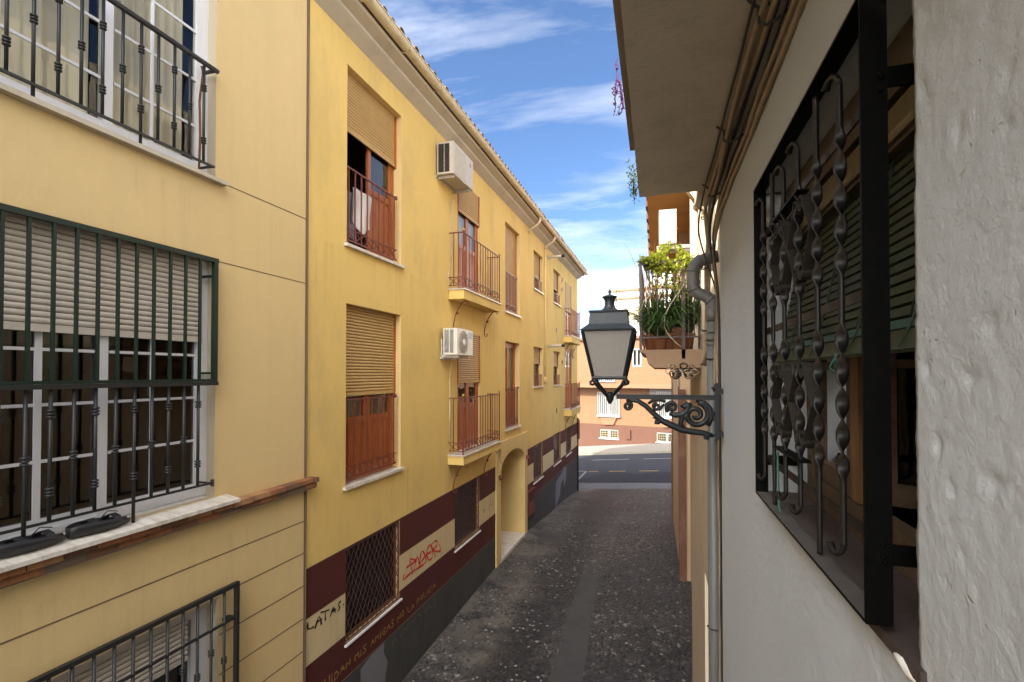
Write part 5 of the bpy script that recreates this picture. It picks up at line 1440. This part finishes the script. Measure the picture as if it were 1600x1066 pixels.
m.build('loose_knot', [M['cable_black'], M['cable_beige']], cb_)
wp = thing('white_pipe', (.46, 5.0, 4), 'vertical white pipe on the sunlit plaster behind the cable bundle', 'pipe')
m = MB(); m.tube([(.465,4.75,5.5),(.465,4.75,9.2)], .035, 14); m.build('pipe', M['white_pipe'], wp)
m = MB()
for z in (5.7,6.6,7.6,8.6): m = MB(); m.tube([(.465,4.75,z),(.465,4.75,z+.05)], .040, 14); m.build('collar', M['white_pipe'], wp)

# ================================================================ ochre house with the plant balcony
houseD = thing('house', (2, 6, -.3), 'ochre and cream plastered house behind the lantern carrying the balcony full of plants', 'house')
XO = .50
m = MB(FI)
def FD(s, o, z): return Vector((XO - o, s, z))
m.T = FD
hD = [(4.95,5.95,-.6,2.45,.14,.4),(5.0,5.75,6.15,7.55,.12,.6),(6.55,7.5,4.9,6.9,.12,.8),(6.55,7.5,7.9,9.2,.12,.6)]
wall(m, 4.121, 8.1, -1.3, 9.6, hD, lambda s, z: 0 if z < 5.05 else 1, cuts_z=(5.05,))
m.face([(4.121,-6,9.6),(8.1,-6,9.6),(8.1,0,9.6),(4.121,0,9.6)], 1); m.face([(8.1,0,-1.3),(8.1,-6,-1.3),(8.1,-6,9.6),(8.1,0,9.6)], 0); m.face([(4.121,-6,-1.3),(8.1,-6,-1.3),(8.1,-6,9.6),(4.121,-6,9.6)], 1)
m.build('wall', [M['ochre_plaster'], M['cream_plaster'], M['room']], houseD)
m = MB(FD)
for k in range(4): m.box((4.97+.245*k,-.12,-.5),(5.205+.245*k,-.085,2.44))
m.box((4.95,-.085,1.0),(5.95,-.07,1.09)); m.build('door', wood('weathered_door', (.16,.13,.11), (30,30,2.5), .8, .4), houseD)
m = MB(FD); frame_rect(m, 5.0,5.75,6.15,7.55,-.1,-.05,.05); m.box((5.35,-.1,6.2),(5.4,-.06,7.5)); f = m.build('window', M['white_pvc'], houseD)
g = MB(FD); g.face([(5.05,-.08,6.2),(5.7,-.08,6.2),(5.7,-.08,7.5),(5.05,-.08,7.5)]); g.build('pane', M['glass_dark'], f)
m = MB(FD); m.prism([(4.9,.02,7.55),(4.9,.05,7.57),(4.9,.30,6.75),(4.9,.27,6.73)], (.95,0,0)); m.build('awning', stucco('grey_green_awning', (.16,.20,.19), .1, 8, 50), f)
m = MB(FD); m.tube([(4.92,.02,6.35),(4.92,.28,6.72)], .018, 6); m.tube([(5.8,.02,6.35),(5.8,.28,6.72)], .018, 6); m.build('awning_arm', M['wood_honey'], f)
m = MB(FD); frame_rect(m, 6.55,7.5,4.9,6.9,-.11,-.06,.07); m.box((7.0,-.1,4.95),(7.06,-.07,6.85)); f = m.build('balcony_door', M['wood_dark'], houseD)
g = MB(FD); g.face([(6.6,-.085,5.4),(7.45,-.085,5.4),(7.45,-.085,6.85),(6.6,-.085,6.85)]); g.build('pane', M['glass_dark'], f)
m = MB()
m.prism([(-.185,6.18,4.885),(-.185,6.18,4.865),(-.115,6.18,4.835),(-.095,6.18,4.74),(-.02,6.18,4.675),(.50,6.18,4.675),(.50,6.18,4.885)], (0,1.95,0))
bl = m.build('balcony', stucco('terracotta_balcony_paint', (.29,.19,.12), .12, 2, 50, .3, stain=.4, stain_col=(.2,.12,.08)), houseD)
m = MB(); zt = 5.90
for (a, b, w_) in (((-.172,6.205,4.86),(-.172,6.205,zt),.016),((.305,6.20,4.78),(.305,6.20,zt+.03),.020),((-.172,8.08,4.89),(-.172,8.08,zt),.014)): m.box((a[0]-w_,a[1]-w_,a[2]),(a[0]+w_,a[1]+w_,b[2]))
for z, w_ in ((zt,.018),(5.03,.010)):
    m.box((-.19,6.19,z-w_),(.49,6.215,z+w_)); m.box((-.186,6.216,z-w_),(-.161,8.09,z+w_))
rl = m.build('railing', paint('brown_rail_paint', (.07,.045,.040), .5, .2, 12), bl)
for k in range(6):
    x = -.172 + .0955*(k+1) if k < 4 else .30+.062*(k-3)
    b = MB(); b.box((x-.006,6.196,5.03),(x+.006,6.209,zt-.01)); b.build('bar', paint('brown_bar', (.09,.06,.05), .5) if k == 0 else rl.data.materials[0], rl)
b = MB()
for k in range(17): y = 6.30+.108*k; b.box((-.179,y-.006,5.04),(-.167,y+.006,zt-.01))
b.build('side_bars', rl.data.materials[0], rl)

# --- plants on that balcony
def leafquad(m, c, d, up, L_, w_, mi=0):
    d = d.normalized(); s = d.cross(up)
    if s.length < 1e-4: s = d.orthogonal()
    s.normalize(); nrm = s.cross(d)
    a = c; b = c + d*L_*.5 + s*w_ + nrm*L_*.06; e = c + d*L_; f_ = c + d*L_*.5 - s*w_ + nrm*L_*.06; mid = c + d*L_*.5 - nrm*L_*.03
    i = [m.vert(tuple(q)) for q in (a,b,e,f_,mid)]
    m.idx([i[0],i[1],i[4]], mi); m.idx([i[1],i[2],i[4]], mi); m.idx([i[2],i[3],i[4]], mi); m.idx([i[3],i[0],i[4]], mi)
def blade(m, base, ang, L_, lean, w_, mi=0, r_=random):
    pts = []; n = 8
    for k in range(n+1):
        u = k/n; rad = L_*(lean*u + .35*lean*u*u); z = L_*(u*(1.15-lean*.3) - lean*.75*u*u*u*1.2)
        pts.append(Vector((base[0]+rad*math.cos(ang), base[1]+rad*math.sin(ang), base[2]+z)))
    side = Vector((-math.sin(ang), math.cos(ang), 0)); prev = None
    for k, p in enumerate(pts):
        ww = w_*(1-(k/n)**2)*.5 + .0008
        cur = (m.vert(tuple(p-side*ww)), m.vert(tuple(p+Vector((0,0,-ww*.4)))), m.vert(tuple(p+side*ww)))
        if prev: m.idx([prev[0],prev[1],cur[1],cur[0]], mi, True); m.idx([prev[1],prev[2],cur[2],cur[1]], mi, True)
        prev = cur
def pot(root, c, r, h, mat='terracotta'):
    m = MB(); m.lathe(c, [(r*.68,0),(r*.95,h*.85),(r*1.06,h*.86),(r*1.06,h),(r*.9,h),(r*.88,h*.9)], 18); m.build('pot', M[mat], root)
def blade_plant(label, c, r, h, n, L_, lean, w_, mats, seed, name='potted_plant', grp='plants crowding the balcony'):
    t = thing(name, c, label, 'plant', grp); pot(t, c, r, h); rr = random.Random(seed); m = MB()
    for k in range(n): blade(m, (c[0]+rr.uniform(-r,r)*.5, c[1]+rr.uniform(-r,r)*.5, c[2]+h*.9), rr.uniform(0,6.28), L_*rr.uniform(.55,1.1), lean*rr.uniform(.35,1.3), w_*rr.uniform(.7,1.2), rr.choice([0,0,0,1]))
    m.build('leaves', [M[q] for q in mats], t); return t
blade_plant('arching dark green strap leaved plant low behind the balcony rail', (.14,6.42,4.887), .12, .20, 330, .66, .62, .020, ['leaf_green','leaf_mid'], 1)
blade_plant('grassy green plant at the outer corner of the balcony', (-.05,6.50,4.887), .10, .2, 230, .66, .55, .016, ['leaf_mid','leaf_straw'], 2)
blade_plant('spiky green plant beside the wall end of the balcony', (.35,6.45,4.887), .10, .2, 260, .80, .50, .019, ['leaf_green','leaf_mid'], 3)
blade_plant('drooping green plant in the middle of the balcony spilling between the bars', (.05,6.34,4.887), .09, .16, 240, .55, .75, .017, ['leaf_green','leaf_mid'], 8)
blade_plant('dark drooping plant against the bars nearest the downpipe', (.25,6.36,4.887), .09, .26, 240, .50, .8, .015, ['leaf_green','leaf_mid'], 12)
blade_plant('tall reddish straw coloured grass sticking up above the balcony rail', (-.02,7.05,4.887), .12, .30, 60, 1.25, .22, .010, ['leaf_straw','wood_red'], 4)
t = thing('climbing_plant', (.15,6.5,4.9), 'bright lime yellow leafy climber sprawling over the top of the balcony rail', 'plant')
rr = random.Random(9); m = MB()
for k in range(3400):
    u = rr.random(); cx = lerp(-.19,.45,u); hump = 5.93 + .20*math.sin(PI*min(1,max(0,(u-.15)/.75)))**.7
    z = rr.uniform(5.80 if rr.random() < .7 else 5.55+.2*abs(u-.6), hump) 
    if u > .35 and u < .85 and rr.random() < .18: z = rr.uniform(5.45, 5.9)
    if u < .2: z = rr.uniform(5.84, 5.97)
    nz = noise.noise(Vector((cx*9, z*9, 1.5)))
    if nz < -.28: continue
    c_ = Vector((cx, 6.28+rr.gauss(0,.10), z)); d = Vector((rr.gauss(0,1), rr.gauss(-.3,1), rr.gauss(-.1,.7)))
    leafquad(m, c_, d, Vector((0,0,1)), rr.uniform(.032,.058), rr.uniform(.011,.021), 0 if rr.random() < .86 else 1)
m.build('leaves', [M['leaf_lime'], M['leaf_mid']], t)
m = MB()
for k in range(14):
    x = rr.uniform(-.15,.42); m.tube([(.14+rr.uniform(-.1,.1),6.45,5.1),(x*.6+.05,6.38,5.5),(x,6.28,5.9+rr.uniform(-.05,.12))], .004, 5)
m.build('stems', M['wood_raw'], t)
t = thing('hose', (.1,6.2,5.2), 'pale garden hose looping through the balcony bars', 'hose')
m = MB(); m.tube([(.315,6.16,5.63),(.24,6.15,5.52),(.16,6.15,5.40),(.10,6.15,5.27),(.09,6.15,5.15),(.14,6.15,5.05),(.24,6.15,4.94),(.29,6.17,4.91)], .0065, 8); m.build('tube', M['hose'], t)
m = MB(); m.tube([(-.17,6.17,5.35),(-.13,6.16,5.46),(-.06,6.17,5.52)], .005, 6); m.build('loop', M['hose'], t)
t = thing('hanging_plant', (-.19,2.85,6.15), 'wispy purple flowered plant trailing over the outer edge of the concrete slab', 'plant')
m = MB()
for k in range(6):
    y = 2.78 + rr.uniform(-.14,.12); x = -.185; z = 6.22; p = [(x,y,z)]
    for i in range(5): z -= rr.uniform(.02,.05); x += rr.uniform(-.012,.008); y += rr.uniform(-.02,.02); p.append((x,y,z))
    m.tube(p, .0022, 4, mi=0)
    for q in p[1:]:
        for _ in range(3): leafquad(m, Vector(q), Vector((rr.gauss(0,1),rr.gauss(0,1),rr.gauss(0,1))), Vector((0,0,1)), .022, .005, 0)
m.build('flowers', [M['flower_purple']], t)
t = thing('hanging_plant', (-.17,4.2,6.2), 'small green trailing plant at the far corner of the concrete slab', 'plant')
m = MB()
for k in range(150):
    c_ = Vector((-.155+rr.gauss(0,.02), 4.02+rr.gauss(0,.10), 6.07+rr.uniform(-.10,.12))); leafquad(m, c_, Vector((rr.gauss(-.3,1),rr.gauss(0,1),rr.gauss(-.2,1))), Vector((0,0,1)), rr.uniform(.025,.045), .006, 0)
for k in range(6): m.tube([(-.13,4.0+.03*k,6.15),(-.16,4.02+.03*k,6.12),(-.165,4.02+.03*k,6.0)], .002, 4)
m.build('leaves', [M['leaf_mid']], t)

# ================================================================ set back house and the orange house
houseE = thing('house', (2, 10, -.3), 'set back ochre house between the plant balcony house and the brown pilaster house', 'house')
m = MB(); m.T = lambda s, o, z: Vector((.75-o, s, z))
wall(m, 8.1, 12.5, -1.3, 9.5, [(8.9,9.8,-.5,2.0,.12,.4),(10.4,11.4,3.2,4.6,.12,.4)], lambda s, z: 0)
m.face([(8.1,-6,9.5),(12.5,-6,9.5),(12.5,0,9.5),(8.1,0,9.5)]); m.build('wall', [M['ochre_plaster'], M['ochre_plaster'], M['room']], houseE)
m = MB(); m.T = lambda s, o, z: Vector((.75-o, s, z)); m.box((8.92,-.1,-.5),(9.78,-.06,1.98)); m.build('door', M['wood_dark'], houseE)
houseF = thing('house', (2, 15, -.3), 'orange ochre house with brown corner pilasters at the far end of the right side', 'house')
m = MB(); m.T = lambda s, o, z: Vector((.54-o, s, z))
wall(m, 12.5, 18.4, -1.3, 10.2, [(13.6,14.6,3.3,5.3,.15,.4),(15.6,16.6,3.3,5.3,.15,.4)], lambda s, z: 0)
m.face([(12.5,0,-1.3),(12.5,-6,-1.3),(12.5,-6,10.2),(12.5,0,10.2)]); m.face([(18.4,0,-1.3),(18.4,-6,-1.3),(18.4,-6,10.2),(18.4,0,10.2)]); m.face([(12.5,-6,10.2),(18.4,-6,10.2),(18.4,0,10.2),(12.5,0,10.2)])
m.build('wall', [M['orange_render'], M['ochre_plaster'], M['room']], houseF)
pm = stucco('brown_pilaster_paint', (.155,.075,.05), .25, 3, 60, .3, stain=.5, stain_col=(.32,.2,.15))
for p_, q_ in (((.50,12.45,-.6),(.66,12.75,4.25)), ((.49,18.05,-.9),(.545,18.45,2.3)), ((.512,12.8,3.1),(.54,13.3,4.3)), ((.505,18.2,2.301),(.6,18.43,4.5))):
    m = MB(); m.box(p_, q_); m.build('pilaster', pm, houseF)
m = MB(); m.box((-.142,9.3,7.90),(.75,17.2,8.05), 0); m.box((-.165,9.28,8.051),(.75,17.22,8.09), 1)
for k in range(9): m.box((-.185,9.6+.85*k,7.93),(-.1425,9.9+.85*k,8.3), 1)
m.build('balcony', [M['orange_plaster'], paint('maroon_edge', (.12,.05,.04), .6)], houseF)
t = thing('air_conditioner', (.2,8.2,6.6), 'white boxed unit hung under the orange soffit behind the lime climber', 'air conditioner')
m = MB(); m.box((.055,8.15,6.60),(.31,8.6,7.12)); m.box((.16,8.135,6.62),(.30,8.15,7.10)); m.build('casing', M['ac_white'], t)
m = MB(); m.box((.075,8.14,6.68),(.145,8.15,7.06)); m.build('panel', M['ac_grey'], t)
m = MB(); m.box((.02,8.2,6.53),(.74,8.28,6.58)); m.box((.02,8.45,6.53),(.74,8.53,6.58)); m.box((.60,8.2,6.1),(.75,8.24,6.55)); m.tube([(.22,8.13,6.95),(.27,8.1,6.85),(.33,8.12,6.8)], .006, 5); m.build('bracket', M['ac_grey'], t)

# ================================================================ across the cross street
far = thing('apartment_building', FB(0, 4, -.4), 'peach brick apartment building with brown plinth across the road', 'apartment building')
fh = [(-1.14,.35,1.76,3.36,.15,.7),(2.95,4.3,1.80,3.45,.15,.7),(-1.07,.26,.17,.78,.12,.5),(2.88,4.25,.17,.79,.12,.5),(-5.2,-3.7,1.76,3.36,.15,.7),(6.9,8.3,1.9,3.5,.15,.7)]
m = MB(FB)
wall(m, -14, 16, -3.0, 3.68, [(a,b,c,d,e,g) for a,b,c,d,e,g in fh], lambda s, z: 1 if (z < 1.13 and True) else 0, cuts_z=(1.13,))
# the wall() faces put depth on -o; here b grows away from us so mirror it
m.v = [Vector((v.x, v.y, v.z)) for v in m.v]
m2 = MB(lambda a, o, z: FB(a, -o, z))
wall(m2, -14, 16, -3.0, 3.68, fh, lambda s, z: 1 if z < 1.13 else 0, cuts_z=(1.13,), rev=3, room=2)
m2.build('wall', [M['brick_far'], M['brown_base'], M['room'], M['brown_base']], far)
m3 = MB(lambda a, o, z: FB(a, -o-(-.75), z) if False else FB(a, -.75 - o, z))
uh = [(-1.25,.30,4.05,5.5,.12,.6),(1.50,2.12,5.10,6.30,.12,.6),(4.0,5.2,4.9,6.2,.12,.6),(-5.5,-4.2,4.9,6.2,.12,.6)]
wall(m3, -13.9, 15.9, 3.68, 6.95, uh, lambda s, z: 0 if z > 3.98 else 1, cuts_z=(3.98,), rev=1, room=2)
m3.face([(-13.9,0,3.68),(15.9,0,3.68),(15.9,-.75,3.68),(-13.9,-.75,3.68)], 3)
m3.face([(-13.9,0,3.68),(-13.9,-8,3.68),(-13.9,-8,6.95),(-13.9,0,6.95)], 0)
m3.build('upper_wall', [M['brick_far'], M['peach_plain'], M['room'], M['brown_soffit']], far)
m4 = MB(FB); m4.box((-14.1,-.95,6.95),(16.1,9,7.12), 0); m4.build('roof', M['tile'], far)
FBM = lambda o_base: (lambda a, o, z: FB(a, o_base - o, z))
for (a, b, c, d, e, g_) in fh[:2] + fh[4:] :
    m = MB(FBM(0)); frame_rect(m, a, b, c, d, -.12, -.06, .07); m.box(((a+b)/2-.04,-.11,c+.05),((a+b)/2+.04,-.07,d-.05))
    f = m.build('window', M['white_pvc'], far)
    g = MB(FBM(0)); g.face([(a+.07,-.09,c+.07),(b-.07,-.09,c+.07),(b-.07,-.09,d-.07),(a+.07,-.09,d-.07)]); g.build('pane', M['glass'], f)
    g = MB(FBM(0)); 
    for k in range(20):
        u0, u1 = lerp(a+.1,b-.1,k/20), lerp(a+.1,b-.1,(k+1)/20); g.face([(u0,-.2+.02*math.sin(k*2),c+.1),(u1,-.2+.02*math.sin(k*2+2),c+.1),(u1,-.2+.02*math.sin(k*2+2),d-.1),(u0,-.2+.02*math.sin(k*2),d-.1)])
    g.build('curtain', M['curtain'], f)
    g = MB(FBM(0)); n_ = 11
    for k in range(n_+1): u = lerp(a-.02,b+.02,k/n_); g.box((u-.012,.13,c),(u+.012,.155,d))
    for z in (c,d-.03): g.box((a-.02,.0,z),(b+.02,.16,z+.03))
    g.build('grille', M['white_pvc'], f)
    g = MB(FBM(0)); g.box((a-.08,-.05,c-.09),(b+.08,.19,c-.02)); g.build('sill', M['white_pvc'], f)
    g = MB(FBM(0)); w0, w1 = a+.1, b-.15
    g.prism([(w0,.001,c-.10),(w1,.001,c-.10),(w1-.25,.001,c-.62),(w0+.25,.001,c-.66)], (0,.10,0)); g.build('corbel', M['peach_plain'], f)
m = MB(FBM(0)); m.box((-1.14,.001,1.131),(.35,.02,1.10)); 
for (a, b, c, d, e, g_) in fh[2:4]:
    m = MB(FBM(0)); frame_rect(m, a, b, c, d, -.10, -.05, .06); m.box(((a+b)/2-.06,-.1,c+.04),((a+b)/2+.06,-.05,d-.04)); f = m.build('basement_window', M['white_pvc'], far)
    g = MB(FBM(0)); g.face([(a+.05,-.08,c+.05),(b-.05,-.08,c+.05),(b-.05,-.08,d-.05),(a+.05,-.08,d-.05)]); g.build('pane', M['glass_dark'], f)
    g = MB(FBM(0)); 
    for k in range(11): u = lerp(a+.05,b-.05,k/10); g.box((u-.008,-.03,c+.05),(u+.008,-.015,d-.05))
    for k in range(4): z = lerp(c+.08,d-.08,k/3); g.box((a+.05,-.031,z-.007),(b-.05,-.014,z+.007))
    g.build('grille', M['gutter'], f)
    g = MB(FBM(0)); g.box((a-.06,-.04,c-.06),(b+.06,.06,c-.003)); g.build('sill', M['white_pvc'], f)
for (a, b, c, d, e, g_) in uh:
    m = MB(FBM(-.75)); frame_rect(m, a, b, c, d, -.10, -.04, .09); m.box(((a+b)/2-.05,-.1,c+.05),((a+b)/2+.05,-.05,d-.05)); f = m.build('window', M['white_pvc'], far)
    g = MB(FBM(-.75)); g.face([(a+.05,-.08,c+.05),(b-.05,-.08,c+.05),(b-.05,-.08,d-.05),(a+.05,-.08,d-.05)]); g.build('pane', M['glass'], f)
m = MB(FBM(-.75)); 
for k in range(12): u = -1.25+1.55*k/11; m.box((u-.015,.02,4.12),(u+.015,.05,5.0))
m.box((-1.3,.0,4.10),(.35,.12,4.13)); m.build('window_railing', M['white_pvc'], far)
m = MB(FBM(0)); m.box((.86,.001,.22),(1.14,.10,.84)); m.box((.88,.101,.42),(1.12,.115,.80)); tag(m.build('meter_box', M['brown_base']), 'small brown meter box on the plinth of the brick building between its two basement windows', 'meter box')
m = MB(FBM(0)); m.box((2.45,-.02,3.05),(4.6,.06,3.66)); 
for k in range(9): m.box((2.5,.06,3.09+.06*k),(4.55,.07,3.13+.06*k))
m.build('vent_louvre', paint('grey_louvre', (.34,.31,.29), .6), far)

# white terraced house above the brick roof
whi = thing('house', FB(2, 14, 2), 'sunlit white terraced house rising behind the brick building', 'house')
FW = lambda a, o, z: FB(a, 8 - o, z)
m = MB(FW)
def px2(ax): return ax
m.box((1.75,-6,5),(14,0,15.05)); m.prism([(1.749,.0,5),(1.749,.0,14.0),(.6,.0,12.9),(-.5,.0,12.0),(-3.2,.0,11.95),(-3.2,.0,5)], (0,-6,0))
m.build('wall', M['far_white'], whi)
m = MB(FW)
for z in (11.6, 10.9): m.box((-3.25,-6,z),(14.02,.18,z+.16))
m.build('ledge', M['peach_plain'], whi)
m = MB(FW); m.box((-.6,.0,12.95),(.35,.2,13.15)) if False else None
m.box((2.3,-5,15.05),(2.45,-4.85,16.7)); m.box((2.3,-.2,15.05),(2.5,0,16.6)); m.box((2.2,-5,16.6),(9,.4,16.8)); m.box((8.5,-.2,15.05),(8.7,0,16.6)); m.build('pergola', M['gun_iron'], whi)
m = MB(FW)
for z in (9.2,): 
    m.box((-3,.02,z),(0,.06,z+.9)); 
    for k in range(8): m.box((-2.9+.38*k,.06,z+.05),(-2.75+.38*k,.1,z+.85))
m.build('terrace_railing', M['gutter'], whi)
m = MB(FW); m.tube([(-2.6,.5,7),(-2.6,.5,11.8)], .03, 6); m.tube([(-2.95,.5,11.5),(-2.25,.5,11.5)], .02, 5); m.tube([(-2.85,.5,11.2),(-2.35,.5,11.2)], .02, 5)
tag(m.build('tv_antenna', M['gun_iron']), 'thin television aerial in front of the white house, left of the lantern', 'antenna')
